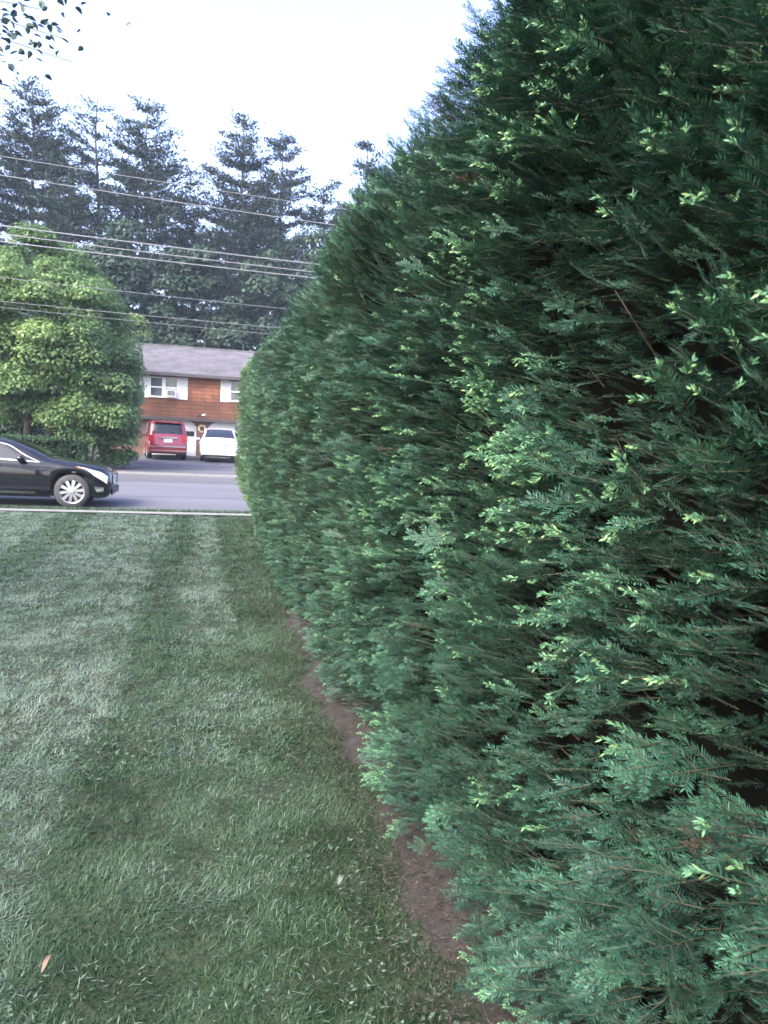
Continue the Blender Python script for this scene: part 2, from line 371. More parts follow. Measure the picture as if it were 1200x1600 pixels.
def place_sprays(T, P, Fw, roll, scale, base):
    tv, tt, tm = T; N = len(P)
    up = np.broadcast_to(np.array([0, 0, 1.]), Fw.shape)
    sd = unit(np.cross(up, Fw)); u = np.cross(Fw, sd)
    c, s = np.cos(roll)[:, None], np.sin(roll)[:, None]
    sd, u = sd*c+u*s, u*c-sd*s
    Rm = np.stack([Fw, sd, u], 1)*scale[:, None, None]         # rows: local axes in world
    W = np.einsum('qvk,nkj->nqvj', tv, Rm)+P[:, None, None, :]
    ti = np.where(tt[None] > 1.2, tt[None]-1.0-.08+.0*base[:, None], base[:, None]+tt[None])
    return W.reshape(-1, 4, 3), ti.reshape(-1), np.tile(tm, N)
HV, HT, HM = [], [], []
def hedge_zone(y0, y1, dens, temps, s_lo, s_hi, depth, scl, wild=.5, shoot_T=None, shoot_p=0, inset=.06, dmin=0, holes=True):
    n = int((y1-y0)*(s_hi-s_lo)*dens)
    y = rng.uniform(y0, y1, n); s = rng.uniform(s_lo, s_hi, n)
    P, N, lob = hedge_surf(y, s)
    hole = fbm(p3(P[:, 0]*.4, P[:, 1], P[:, 2]*1.7), 2.6, 40)          # patches where the outer sprays are missing
    gap = .022*np.clip((P[:, 2]-1.2)/.8, -.4, 1)*np.clip((3.4-y)/1.6, 0, 1)
    dd = dmin+rng.random(n)**1.4*(depth-dmin); keep = np.full(n, not holes) | (hole > .472+.09*rng.random(n)-.05*lob) | (dd > depth*(.74+gap*1.0))
    P, N, lob, dd, hole = P[keep], N[keep], lob[keep], dd[keep], hole[keep]; n = len(P)
    clump = vnoise(P, 6.5, 77)
    Fw = N*1.0+rng.normal(size=(n, 3))*np.array([.25, .42, .26])*wild*1.5+np.array([0, -.12, .10])
    Fw[:, 1] += (vnoise(P, 3.1, 91)-.5)*1.3; Fw[:, 2] += (vnoise(P, 3.3, 92)-.5)*.7
    Fw = unit(Fw)
    sc_ = scl*rng.uniform(.65, 1.25, n)
    P = P-N*dd[:, None]-Fw*(inset*sc_)[:, None]+N*((clump-.5)*.07)[:, None]
    roll = rng.normal(0, .42, n)
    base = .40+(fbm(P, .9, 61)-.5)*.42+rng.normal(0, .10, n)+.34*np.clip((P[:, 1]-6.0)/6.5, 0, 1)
    kind = rng.integers(0, len(temps), n)
    pick = np.zeros(n, bool)
    if shoot_T is not None:
        zone = vnoise(p3(P[:, 0]*.3, P[:, 1], P[:, 2]), 1.7, 55)-.15*np.clip((P[:, 2]-1.6)/1., 0, 1)
        pick = (rng.random(n) < shoot_p*np.clip((zone-.30)*3.2, 0.05, 2)) & (dd < depth*.35)
    for k, T in enumerate(temps):
        q = (kind == k) & ~pick
        if q.any():
            a = place_sprays(T, P[q], Fw[q], roll[q], sc_[q], base[q]); HV.append(a[0]); HT.append(a[1]); mm = a[2].reshape(q.sum(), -1).copy(); dead = (rng.random(q.sum()) < .006) & (sc_[q] < .95*scl); mm[dead] = np.where(mm[dead] == 0, 2, 1); HM.append(mm.ravel())
    if pick.any():
        for k, T in enumerate(shoot_T):
            q = pick & (kind % len(shoot_T) == k)
            if q.any():
                a = place_sprays(T, P[q]+N[q]*.02, Fw[q], roll[q], sc_[q]*1.05, base[q]+.12); HV.append(a[0]); HT.append(a[1]); HM.append(a[2])
NEAR = [spray_template(a, .0042, .0175, .0028, l, sd_) for a, l, sd_ in ((2, .11, 1), (3, .12, 2), (4, .13, 3), (1, .085, 4), (3, .10, 5), (0, .075, 6), (5, .15, 9), (2, .07, 10))]
NEAR_S = [spray_template(a, .0042, .0175, .0028, .11, sd_, sh) for a, sd_, sh in ((2, 6, 2), (3, 7, 4), (3, 8, 3))]
MID = [spray_template(a, .0068, .0185, .0040, l, sd_) for a, l, sd_ in ((2, .10, 11), (3, .11, 12), (1, .075, 13), (4, .12, 16))]
MID_S = [spray_template(a, .0068, .0185, .0040, .10, sd_, sh) for a, sd_, sh in ((2, 14, 2), (3, 15, 3))]
FAR = [spray_template(a, .0135, .022, .0066, l, sd_) for a, l, sd_ in ((2, .09, 21), (1, .075, 22), (2, .10, 23))]
FRONT = cum[10]
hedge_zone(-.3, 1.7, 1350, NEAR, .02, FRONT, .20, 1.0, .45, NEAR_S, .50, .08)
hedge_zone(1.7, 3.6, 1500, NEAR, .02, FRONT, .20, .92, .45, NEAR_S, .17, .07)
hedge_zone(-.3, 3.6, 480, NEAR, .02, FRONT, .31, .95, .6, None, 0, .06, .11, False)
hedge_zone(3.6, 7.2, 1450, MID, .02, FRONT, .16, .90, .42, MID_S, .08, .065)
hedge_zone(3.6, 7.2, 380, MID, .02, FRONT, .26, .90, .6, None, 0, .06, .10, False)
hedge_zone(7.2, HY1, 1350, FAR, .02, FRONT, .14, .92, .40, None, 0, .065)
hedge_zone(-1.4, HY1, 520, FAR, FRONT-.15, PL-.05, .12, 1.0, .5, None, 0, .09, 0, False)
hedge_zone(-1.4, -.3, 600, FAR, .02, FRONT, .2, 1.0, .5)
hedge = empty('yew_hedge', (1.4, 6.5, 0), 0, 'tall clipped dark green yew hedge filling the right side beside the lawn', 'hedge')
hv = np.concatenate(HV)-np.array([1.4, 6.5, 0]); print('hedge quads', len(hv))
me = quads(hv, np.concatenate(HT), np.concatenate(HM))
M['dead'] = plain('dead_needles', (.060, .042, .030), .8, var=.4, scale=30)
link('foliage', me, [M['yew'], M['twig'], M['dead']], hedge)
# twiggy inside of the hedge, its shade painted as a near-black colour
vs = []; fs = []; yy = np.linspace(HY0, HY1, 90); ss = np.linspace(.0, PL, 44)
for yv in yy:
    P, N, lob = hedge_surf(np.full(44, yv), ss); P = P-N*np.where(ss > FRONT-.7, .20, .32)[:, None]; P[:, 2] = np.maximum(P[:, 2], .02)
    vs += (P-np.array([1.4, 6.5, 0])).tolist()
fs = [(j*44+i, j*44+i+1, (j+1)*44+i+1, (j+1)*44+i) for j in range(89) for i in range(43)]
me = bpy.data.meshes.new('twig_shade_core'); me.from_pydata(vs, [], fs); me.update(); link('twig_shade_core', me, M['core'], hedge, True)
mb = MB()
for k in range(560):
    y = rng.uniform(-.2, 6) if k < 440 else rng.uniform(6, 14); s = rng.uniform(.1, FRONT)
    P, N, lob = hedge_surf(np.array([y]), np.array([s])); P = P[0]; N = N[0]
    e = P-N*rng.uniform(.14, .26); st = np.array([1.42, y+rng.normal()*.2, max(.1, P[2]-rng.uniform(.2, .7))])
    m1 = st*.5+e*.5+rng.normal(size=3)*.05; o = np.array([1.4, 6.5, 0])
    mb.tube([st-o, m1-o, e-o], [rng.uniform(.003, .008), rng.uniform(.0025, .004), .0012], 5)
for k in range(14):
    y = -.8+k*1.12; pts = [(rng.normal()*.04, y-6.5+rng.normal()*.05, z) for z in (0, .6, 1.3, 2.1)]; mb.tube(pts, [.05, .045, .03, .015], 7)
M['stem'] = plain('yew_bark', (.045, .030, .024), .9, var=.4, scale=12, bump=.5)
mb.build('branches', M['stem'], hedge, True)

# ------------------------------------------------------------------ lawn blades
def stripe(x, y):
    """1 = pale stripe, 0 = dark stripe left by the mower (sheen of the leaning grass, painted as blade tint)"""
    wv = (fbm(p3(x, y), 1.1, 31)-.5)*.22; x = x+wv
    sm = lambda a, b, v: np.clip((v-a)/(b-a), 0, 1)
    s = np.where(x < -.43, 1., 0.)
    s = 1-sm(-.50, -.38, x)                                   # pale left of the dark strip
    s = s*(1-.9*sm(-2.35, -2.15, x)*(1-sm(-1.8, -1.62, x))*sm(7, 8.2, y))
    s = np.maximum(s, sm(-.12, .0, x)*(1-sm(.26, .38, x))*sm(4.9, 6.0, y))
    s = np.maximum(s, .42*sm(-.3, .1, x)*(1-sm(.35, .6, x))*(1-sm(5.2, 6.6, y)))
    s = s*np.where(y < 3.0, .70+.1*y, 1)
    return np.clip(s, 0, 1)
GV, GT = [], []
def lawn(y0, y1, dens, h, wd, xmin):
    xl = xmin; n = int((y1-y0)*(.95-xl)*dens)
    x = rng.uniform(xl, .95, n); y = rng.uniform(y0, y1, n)
    edge = .67+.014*y+.04*np.clip((2.8-y)/1.2, 0, 1)+(fbm(p3(y, 0), 2.2, 9)-.5)*.22+np.clip((y-5.6)*.12, 0, .5)
    patch = fbm(p3(x, y), 4.2, 15)
    keep = ((x < edge+rng.normal(0, .07, n)+np.where(rng.random(n) < .3, rng.exponential(.09, n), 0)) | (rng.random(n) < .05)) & (rng.random(n) < .35+1.1*patch)
    x, y, patch = x[keep], y[keep], patch[keep]; n = len(x)
    st = stripe(x, y)
    z = gz(x, y)-.012+(fbm(p3(x, y), 2.3, 3)-.5)*.035-.004
    H = h*rng.uniform(.5, 1.25, n)*(.7+.6*patch)
    tuft = vnoise(p3(x, y), 7, 63)*2*math.pi*1.5
    a = tuft+rng.normal(0, 1.25, n)
    ln = rng.uniform(.35, 2.1, n)
    dr = p3(np.cos(a)*ln, np.sin(a)*ln+.5*(st-.5), 1.); dr = unit(dr)
    hd = p3(-np.sin(a), np.cos(a), 0)
    P = p3(x, y, z); mid = P+dr*(H*.55)[:, None]; tip = P+dr*H[:, None]+p3(np.cos(a)*H*.35, np.sin(a)*H*.35, -H*.12)
    W = (wd*rng.uniform(.6, 1.2, n))[:, None]*hd
    q1 = np.stack([P-W*.5, P+W*.5, mid+W*.42, mid-W*.42], 1); q2 = np.stack([mid-W*.42, mid+W*.42, tip+W*.08, tip-W*.08], 1)
    dry = vnoise(p3(x, y), 2.3, 19)
    t = .22+.52*st+(patch-.5)*.40-.10*np.clip((4-y)/1.5, 0, 1)+(fbm(p3(x, y), 2.0, 97)-.5)*1.0*np.clip(1.35-y/9, .35, 1)+rng.normal(0, .12, n)+np.where(rng.random(n) < .10+.14*st+.25*np.clip(dry-.6, 0, 1), .35, 0)  # stripe sheen and near-lawn dimming are painted into the blade tint
    GV.append(np.concatenate([q1, q2])); GT.append(np.concatenate([t-.05, t+.05]))
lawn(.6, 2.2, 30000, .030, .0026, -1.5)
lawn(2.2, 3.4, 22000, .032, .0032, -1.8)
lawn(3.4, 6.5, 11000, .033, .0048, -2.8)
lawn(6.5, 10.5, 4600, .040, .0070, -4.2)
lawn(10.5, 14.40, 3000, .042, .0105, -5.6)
# verge grass between pavement and road
n = 9000; x = rng.uniform(-9, 2.2, n); y = rng.uniform(14.80, 15.38, n); a = rng.uniform(0, 6.28, n); H = rng.uniform(.04, .085, n)
P = p3(x, y, gz(x, y)-.012); dr = unit(p3(np.cos(a)*.5, np.sin(a)*.5, 1)); hd = p3(-np.sin(a), np.cos(a), 0)*.011
GV.append(np.stack([P-hd*.5, P+hd*.5, P+dr*H[:, None]+hd*.1, P+dr*H[:, None]-hd*.1], 1)); GT.append(.38+rng.normal(0, .15, n))
gv = np.concatenate(GV); print('grass quads', len(gv))
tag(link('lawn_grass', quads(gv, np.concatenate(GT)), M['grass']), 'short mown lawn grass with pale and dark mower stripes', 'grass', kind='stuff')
# pale clippings lying on the lawn
n = 16000; cy = .9+rng.random(n)**1.5*8; cx = rng.uniform(-1, 1, n)*0+rng.uniform(-3.0, .7, n); keep = fbm(p3(cx, cy), 2.6, 83) > .46; cx, cy = cx[keep], cy[keep]; n = len(cx)
a = rng.uniform(0, 6.28, n); ax = unit(p3(np.cos(a), np.sin(a), rng.uniform(-.3, .4, n))); sd = p3(-np.sin(a), np.cos(a), 0)
tag(link('lawn_clippings', quads(leaf_quads(p3(cx, cy, gz(cx, cy)+(fbm(p3(cx, cy), 2.3, 3)-.5)*.035+rng.uniform(.004, .022, n)), ax, sd, rng.uniform(.012, .035, n), rng.uniform(.002, .0045, n)), rng.uniform(.7, 1, n)), M['grass']),
    'dry pale clippings scattered on the mown lawn', 'clippings', kind='stuff')
# clover and small broad weeds in the near lawn
n = 1500; cx = rng.uniform(-1.4, .68, n); cy = rng.uniform(1.2, 6, n); keep = fbm(p3(cx, cy), 1.3, 71) > .52; cx, cy = cx[keep], cy[keep]; n = len(cx)
Q = []
for k in range(3):
    a = rng.uniform(0, 6.28, n)+k*2.1; ax = unit(p3(np.cos(a), np.sin(a), .25)); sd = p3(-np.sin(a), np.cos(a), .1)
    Q.append(leaf_quads(p3(cx, cy, rng.uniform(.012, .03, n)), ax, sd, rng.uniform(.010, .020, n), rng.uniform(.008, .014, n)))
tag(link('lawn_weeds', quads(np.concatenate(Q), rng.uniform(.45, .9, 3*n)), M['grass']), 'small broad leaved weeds scattered through the near lawn', 'weeds', kind='stuff')
# needle litter and bits on the bare soil
n = 16000; cy = .8+rng.random(n)**1.6*6.2; cx = .74+rng.normal(0, .12, n)+.02; a = rng.uniform(0, 6.28, n)
ax = unit(p3(np.cos(a), np.sin(a), rng.uniform(-.05, .3, n))); sd = p3(-np.sin(a), np.cos(a), 0)
M['litter'] = ramp_attr('needle_litter', [(0, (.018, .014, .012)), (.6, (.045, .035, .030)), (1, (.10, .085, .076))], .8, 0)
tag(link('needle_litter', quads(leaf_quads(p3(cx, cy, .030+rng.uniform(0, .012, n)), ax, sd, rng.uniform(.010, .026, n), rng.uniform(.0018, .005, n)), rng.random(n)**1.6), M['litter']),
    'brown fallen needles on the bare soil under the hedge', 'litter', kind='stuff')
def fallen_leaf(x, y, rz, L, W, m, label):
    mb = MB(); vs = []; n = 8
    for i in range(n+1):
        t = i/n; wv = W*math.sin(math.pi*min(1, t*.92+.06))**.8*.5
        for sx in (-1, 0, 1): vs.append(((t-.5)*L, sx*wv, .012+.018*math.sin(t*2.6)+abs(sx)*.35*wv))
    mb.add(vs, [(i*3+j, i*3+j+1, (i+1)*3+j+1, (i+1)*3+j) for i in range(n) for j in (0, 1)])
    o = mb.build('fallen_leaf', m, None, True); o.location = (x, y, .022); o.rotation_euler = (R(8), R(-14), rz); tag(o, label, 'leaf')
fallen_leaf(-.37, 2.08, R(68), .050, .013, M['dryleaf'], 'curled tan dead leaf lying in the lawn near the bottom left')
fallen_leaf(.50, 2.33, R(50), .036, .018, M['paleleaf'], 'pale grey dead leaf lying on grass close to the bare soil')

# ------------------------------------------------------------------ house across the road
HX0, HX1, HYF = -4.4, 9.2, 41.0
house = empty('brown_house', (0, HYF, .4), 0, 'red brown shingled house with grey roof and two garage doors', 'house')
def hp(name, mb, m, par=house, smooth=False): return mb.build(name, m, par, smooth)
# house-local: x as world, y from the front wall, z from the garage floor (world z - .4)
mb = MB()
D1, D2 = (-2.66, -.10), (.52, 3.08); DT = 1.84
for a, b in ((HX0, D1[0]), (D1[1], D2[0]), (D2[1], HX1)): mb.box(a, b, .0, .25, -.05, 1.93)
for a, b in (D1, D2):                        # arched lintel with cut corners
    n = 12; vs = []; 
    for i in range(n+1):
        t = i/n; x = a+(b-a)*t; u = min(t, 1-t)*(b-a); z = DT-.28*(1-min(1, u/.42))**2
        vs += [(x, 0, z), (x, 0, 1.93), (x, .25, z), (x, .25, 1.93)]
    fs = []
    for i in range(n):
        k = 4*i; fs += [(k, k+4, k+5, k+1), (k+2, k+3, k+7, k+6), (k, k+2, k+6, k+4)]
    mb.add(vs, fs)
mb.box(HX0, HX0+.25, .25, 8, -.05, 1.93); mb.box(HX1-.25, HX1, .25, 8, -.05, 1.93); mb.box(HX0, HX1, 8, 8.25, -.05, 1.93)
hp('brick_wall', mb, M['brick'])
mb = MB(); Z0, Z1 = 1.93, 4.22; W1 = (-2.50, -1.06, 2.96, 4.02); W2 = (1.56, 3.0, 2.96, 4.02); W3 = (5.2, 6.6, 2.96, 4.02); y0, y1 = -.32, -.12
cur = HX0-.02
for a, b, c, e in (W1, W2, W3):
    mb.box(cur, a, y0, y1, Z0, Z1); mb.box(a, b, y0, y1, Z0, c); mb.box(a, b, y0, y1, e, Z1); cur = b
mb.box(cur, HX1+.02, y0, y1, Z0, Z1)
mb.box(HX0-.02, HX0+.18, y1, 8.27, Z0, Z1); mb.box(HX1-.18, HX1+.02, y1, 8.27, Z0, Z1); mb.box(HX0+.18, HX1-.18, 8.05, 8.27, Z0, Z1)
for a, b in ((HX0, 0),):                     # floor of the overhang
    mb.box(HX0+.18, HX1-.18, y1, 8.05, Z0+.02, Z0+.1)
for gx in (HX0+.08, HX1-.08):                # gable ends
    mb.add([(gx, -.32, Z1), (gx, 8.27, Z1), (gx, 3.97, 6.02)], [(0, 1, 2)])
hp('shingle_wall', mb, M['shingle'])
mb = MB(); mb.box(HX0-.04, HX1+.04, -.345, -.30, Z0-.10, Z0+.06); hp('skirt_board', mb, M['gutter'])
# roof: two slabs with thickness
mb = MB(); ex = .35; ez, rz_ = 4.24, 6.08; ye, yr, yb = -.80, 3.97, 8.75
def slab(ya, za, yb_, zb_, t=.12):
    x0, x1 = HX0-ex, HX1+ex
    vs = [(x0, ya, za), (x1, ya, za), (x1, yb_, zb_), (x0, yb_, zb_), (x0, ya, za-t), (x1, ya, za-t), (x1, yb_, zb_-t), (x0, yb_, zb_-t)]
    mb.add(vs, [(0, 1, 2, 3), (7, 6, 5, 4), (0, 4, 5, 1), (1, 5, 6, 2), (2, 6, 7, 3), (3, 7, 4, 0)])
slab(ye, ez, yr, rz_); slab(yr, rz_, yb, ez); roof = hp('roof', mb, M['roof'])
mb = MB(); mb.tube([(HX0-ex, yr, rz_+.005), (HX1+ex, yr, rz_+.005)], .07, 8); mb.build('ridge_cap', M['roof'], roof)
mb = MB(); mb.tube([(HX0-.5, 3.2, 0), (HX0-.5, 3.2, .1)], .05)
mb = MB(); mb.box(HX0-ex, HX1+ex, ye-.11, ye-.002, ez-.17, ez-.03); mb.box(HX0-ex, HX1+ex, ye+.02, y0-.004, ez-.16, ez-.125); hp('gutter', mb, M['gutter'])
def window(wx0, wx1, c, e, dark):
    mb = MB(); t = .07; yf0, yf1 = y0-.05, y0+.08
    mb.box(wx0, wx1, yf0, yf1, c, c+t); mb.box(wx0, wx1, yf0, yf1, e-t, e)
    mb.box(wx0, wx0+t, yf0, yf1, c+t, e-t); mb.box(wx1-t, wx1, yf0, yf1, c+t, e-t); mx = (wx0+wx1)/2
    mb.box(mx-.09, mx+.09, yf0, yf1, c+t, e-t)
    wo = hp('window', mb, M['white'])
    m2 = MB()
    for a, b in ((wx0+t, mx-.09), (mx+.09, wx1-t)):
        zm = (c+e)/2; m2.box(a, b, y0-.02, y0+.05, zm-.035, zm+.035)
    m2.build('sash_rail', M['white'], wo)
    m3 = MB(); m3.box(wx0+t*.5, wx1-t*.5, y0+.04, y0+.06, c+t*.5, e-t*.5); m3.build('pane', M['winglass'], wo)
    m4 = MB()
    for a, b in ((wx0+t, mx-.09), (mx+.09, wx1-t)):
        m4.box(a+.02, b-.02, y0+.075, y0+.09, c+(.42 if not dark else .7), e-t)
    m4.build('blind', M['doorwhite'], wo)
    for a, b in ((wx0-.47, wx0-.01), (wx1+.01, wx1+.47)):
        ms = MB(); ms.box(a, a+.05, y0-.045, y0-.003, c-.03, e+.03); ms.box(b-.05, b, y0-.045, y0-.003, c-.03, e+.03)
        ms.box(a+.05, b-.05, y0-.045, y0-.003, c-.03, c+.04); ms.box(a+.05, b-.05, y0-.045, y0-.003, e-.04, e+.03)
        ms.box(a+.05, b-.05, y0-.045, y0-.003, (c+e)/2-.03, (c+e)/2+.03)
        for k in range(18):
            z = c+.05+k*(e-c-.1)/18; ms.box(a+.05, b-.05, y0-.03-(k % 2)*.004, y0-.004, z, z+(e-c-.1)/18*.86)
        hp('shutter', ms, M['white'])
window(*W1, False); window(*W2, True); window(*W3, False)
def garage_door(a, b):
    mb = MB(); yd = .12
    for k in range(4):
        z0 = .0+k*.46; mb.box(a-.02, b+.02, yd, yd+.05, z0+.004, z0+.456)
        for j in range(4):
            if k == 2: continue
            px0 = a+.1+j*(b-a-.1)/4; px1 = px0+(b-a-.1)/4-.1; mb.box(px0, px1, yd-.012, yd+.002, z0+.09, z0+.37)
    do = hp('garage_door', mb, M['doorwhite'])
    for j in range(4):
        px0 = a+.1+j*(b-a-.1)/4; px1 = px0+(b-a-.1)/4-.1
        m2 = MB(); m2.box(px0, px1, yd-.008, yd-.002, .92+.1, .92+.38); m2.build('pane', M['darkglass'], do)
    m3 = MB(); m3.box((a+b)/2-.08, (a+b)/2+.08, yd-.05, yd-.01, .62, .65); m3.build('handle', M['trim'], do)
garage_door(*D1); garage_door(*D2)
mb = MB(); mb.box(.05, .2, -.36, -.32, 2.10, 2.2); mb.tube([(.08, -.40, 2.13), (-.02, -.52, 2.10)], [.03, .055], 8); mb.tube([(.17, -.40, 2.16), (.30, -.54, 2.19)], [.03, .06], 8, 1)
hp('security_light', mb, [M['trim'], M['white']])
mb = MB(); mb.box(.10, .18, -.06, 0, .86, .98); mb.lathe([(.0, 1.02), (.05, 1.0), (.065, .98), (.05, .80), (.0, .78)], 8, 'z', (.14, -.10, 0)); hp('wall_lamp', mb, M['trim'])
mb = MB(); n1, n2 = 28, 8; vs = []
for i in range(n1):
    a = 2*math.pi*i/n1
    for j in range(n2):
        b = 2*math.pi*j/n2; r = .165+(.055+.012*math.sin(i*5.1))*math.cos(b); vs.append((r*math.cos(a), -.05+.05*math.sin(b), r*math.sin(a)))
mb.add(vs, [(i*n2+j, ((i+1) % n1)*n2+j, ((i+1) % n1)*n2+(j+1) % n2, i*n2+(j+1) % n2) for i in range(n1) for j in range(n2)])
wr = empty('wreath', (.20, HYF-.01, 1.87), 0, 'round pale straw wreath on the brick pier between garage doors', 'wreath')
mb.build('ring', M['straw'], wr, True)
mb = MB()
for s in (-1, 1): mb.lathe([(.0, -.02), (.035, -.01), (.04, .0), (.0, .02)], 8, 'y', (s*.05, -.11, -.02))
mb.tube([(0, -.1, -.02), (-.06, -.11, -.12)], [.02, .03], 5); mb.tube([(0, -.1, -.02), (.06, -.11, -.12)], [.02, .03], 5); mb.build('bow', M['trim'], wr)
ac = empty('air_conditioner', (-1.40, HYF-.36, 3.43), 0, 'white window air conditioner in the right sash over the red van', 'air conditioner')
mb = MB(); mb.box(-.25, .25, -.22, .25, 0, .36, ch=.02); mb.build('casing', M['white'], ac)
mb = MB()
for k in range(7): mb.box(-.20, .20, -.232, -.221, .05+k*.04, .072+k*.04)
mb.build('grille', M['gutter'], ac)

# ------------------------------------------------------------------ cars
def lerp_prof(pts):
    a = np.array(pts, float)
    def f(x): return np.interp(x, a[:, 0], a[:, 1])
    return f
def smooth_prof(pts, r=.07):
    f = lerp_prof(pts)
    return lambda x: sum(f(np.clip(x+o*r, pts[0][0], pts[-1][0])) for o in (-1, -.5, 0, .5, 1))/5
def car(name, loc, rz, label, S):
    """body lofted along x (0 = nose, L = tail); +x points to the tail, y to the sides; turned so the nose points along local +X"""
    root = empty(name, loc, rz, label, 'car')
    L, W2, fa, ra, wr_ = S['L'], S['W']/2, S['fa'], S['ra'], S['wr']
    top, belt, wid = smooth_prof(S['top']), smooth_prof(S['belt']), smooth_prof(S['wid'], .05)
    base = lerp_prof(S['base']); AR = wr_+.055
    st = set(np.linspace(0, L, 84).round(4).tolist())
    for c in (fa, ra):
        for q in np.linspace(-AR, AR, 17): st.add(round(c+q, 4))
        st.add(round(c-AR-.004, 4)); st.add(round(c+AR+.004, 4))
    st = np.array(sorted(st))
    def section(x):
        zs = float(base(x))
        for c in (fa, ra):
            if abs(x-c) < AR: zs = max(zs, wr_+math.sqrt(AR*AR-(x-c)**2))
        zt = float(top(x)); zb = min(float(belt(x)), zt-.035); w_ = float(wid(x))*W2
        up = zt-zb; k = np.clip((up-.05)/.4, 0, 1); wt = w_*(.90*(1-k)+S['roofw']*k)
        zs = min(zs, zb-.08); er = .045+.02*k
        pts = [(w_*.95, zs), (w_*.985, zs+.25*(zb-zs)), (w_, zs+.6*(zb-zs)), (w_*.99, zb-.07*min(1, (zb-zs)/.3)), (w_*.955, zb)]
        for t in (.33, .66): pts.append((w_*.955+(wt+.03-w_*.955)*t, zb+(zt-er-zb)*t))
        pts += [(wt+.03*k, zt-er), (wt-.02, zt-.012-.012*k), (wt*.7, zt+.004), (wt*.35, zt+.012), (0, zt+.015)]
        return pts
    secs = [section(x) for x in st]; ns = len(secs[0])
    def local(x, y, z): return (fa-x, y, z)            # nose towards +X, origin under the front axle
    mb = MB(); vs = []
    for x, s in zip(st, secs):
        for y, z in s: vs.append(local(x, y, z))
        for y, z in s[::-1][1:]: vs.append(local(x, -y, z))
    r = 2*ns-1; fs = []
    for i in range(len(st)-1):
        for j in range(r-1): fs.append((i*r+j, i*r+j+1, (i+1)*r+j+1, (i+1)*r+j))
    fs += [tuple(range(r)), tuple(range((len(st)-1)*r+r-1, (len(st)-1)*r-1, -1))]
    mb.add(vs, fs)
    body = mb.build('body', S['paint'], root, True)
    # dark underside with wheel wells
    mb = MB(); zlo = min(S['base'], key=lambda p: p[1])[1]+.02
    mb.box(fa-L+.15, fa-.15, -W2*.80, W2*.80, zlo, .62); mb.build('underbody', M['trim'], root)
    def surf(x, j0, j1, t, off=.004, side=1):
        i = int(np.clip(np.searchsorted(st, x)-1, 0, len(st)-2)); u = (x-st[i])/(st[i+1]-st[i])
        a0 = np.array(secs[i])*(1-u)+np.array(secs[i+1])*u
        tt = j0+(j1-j0)*t; k = int(min(math.floor(tt), ns-2)); v = tt-k
        p = a0[k]*(1-v)+a0[k+1]*v; dq = a0[k+1]-a0[k]; nrm = np.array([dq[1], -dq[0]]); nrm = nrm/max(1e-6, np.linalg.norm(nrm))
        # slope along x as well
        e = .02; 
        return p, nrm
    def patch(nm, x0, x1, ja, jb, m, side=1, nx_=16, nt_=6, off=.005, shear0=0, shear1=0, parent=root, dx=0):
        """a sheet lying just proud of the body between stations x0..x1 and section params ja..jb"""
        mb = MB(); vs = []
        for i in range(nx_+1):
            for j in range(nt_+1):
                t = j/nt_; jl = ja if not isinstance(ja, tuple) else ja[0]+(ja[1]-ja[0])*i/nx_; xa = x0+shear0*t; xb = x1+shear1*t; x = xa+(xb-xa)*i/nx_
                p, nr = surf(x, jl, jb, t); q = p+nr*off; vs.append(local(x+dx, side*q[0], q[1]+(off if dx else 0)))
        fs = [(i*(nt_+1)+j, i*(nt_+1)+j+1, (i+1)*(nt_+1)+j+1, (i+1)*(nt_+1)+j) for i in range(nx_) for j in range(nt_)]
        mb.add(vs, fs); return mb.build(nm, m, parent, True)
    def top_patch(nm, x0, x1, frac, m, dx, off=.006, parent=root):
        """windscreen or rear glass: the sloping top of the section between two stations, both sides of the middle"""
        mb = MB(); vs = []; nx_ = 10; js = [7.6, 8, 9, 10, 11]; full = [(j, 1) for j in js]+[(j, -1) for j in js[::-1][1:]]
        for i in range(nx_+1):
            x = x0+(x1-x0)*i/nx_
            for j, sd in full:
                p, nr = surf(x, j, j+.0001, 0); vs.append(local(x+dx*off, sd*p[0]*frac, p[1]+off))
        n = len(full); mb.add(vs, [(i*n+j, i*n+j+1, (i+1)*n+j+1, (i+1)*n+j) for i in range(nx_) for j in range(n-1)])
        return mb.build(nm, m, parent, True)
    for sd in (1, -1):
        for q in S['side_glass']: patch('side_window', q[0], q[1], 4.18, 6.75, S.get('sideglass', M['skyglass']), sd, 12, 5, .006, q[2], q[3])
    top_patch('windscreen', *S['wind'], .95, M['darkglass'], -.5); top_patch('rear_window', *S['rear'], S.get('rearfrac', .93), S.get('rearglass', M['darkglass']), .5)
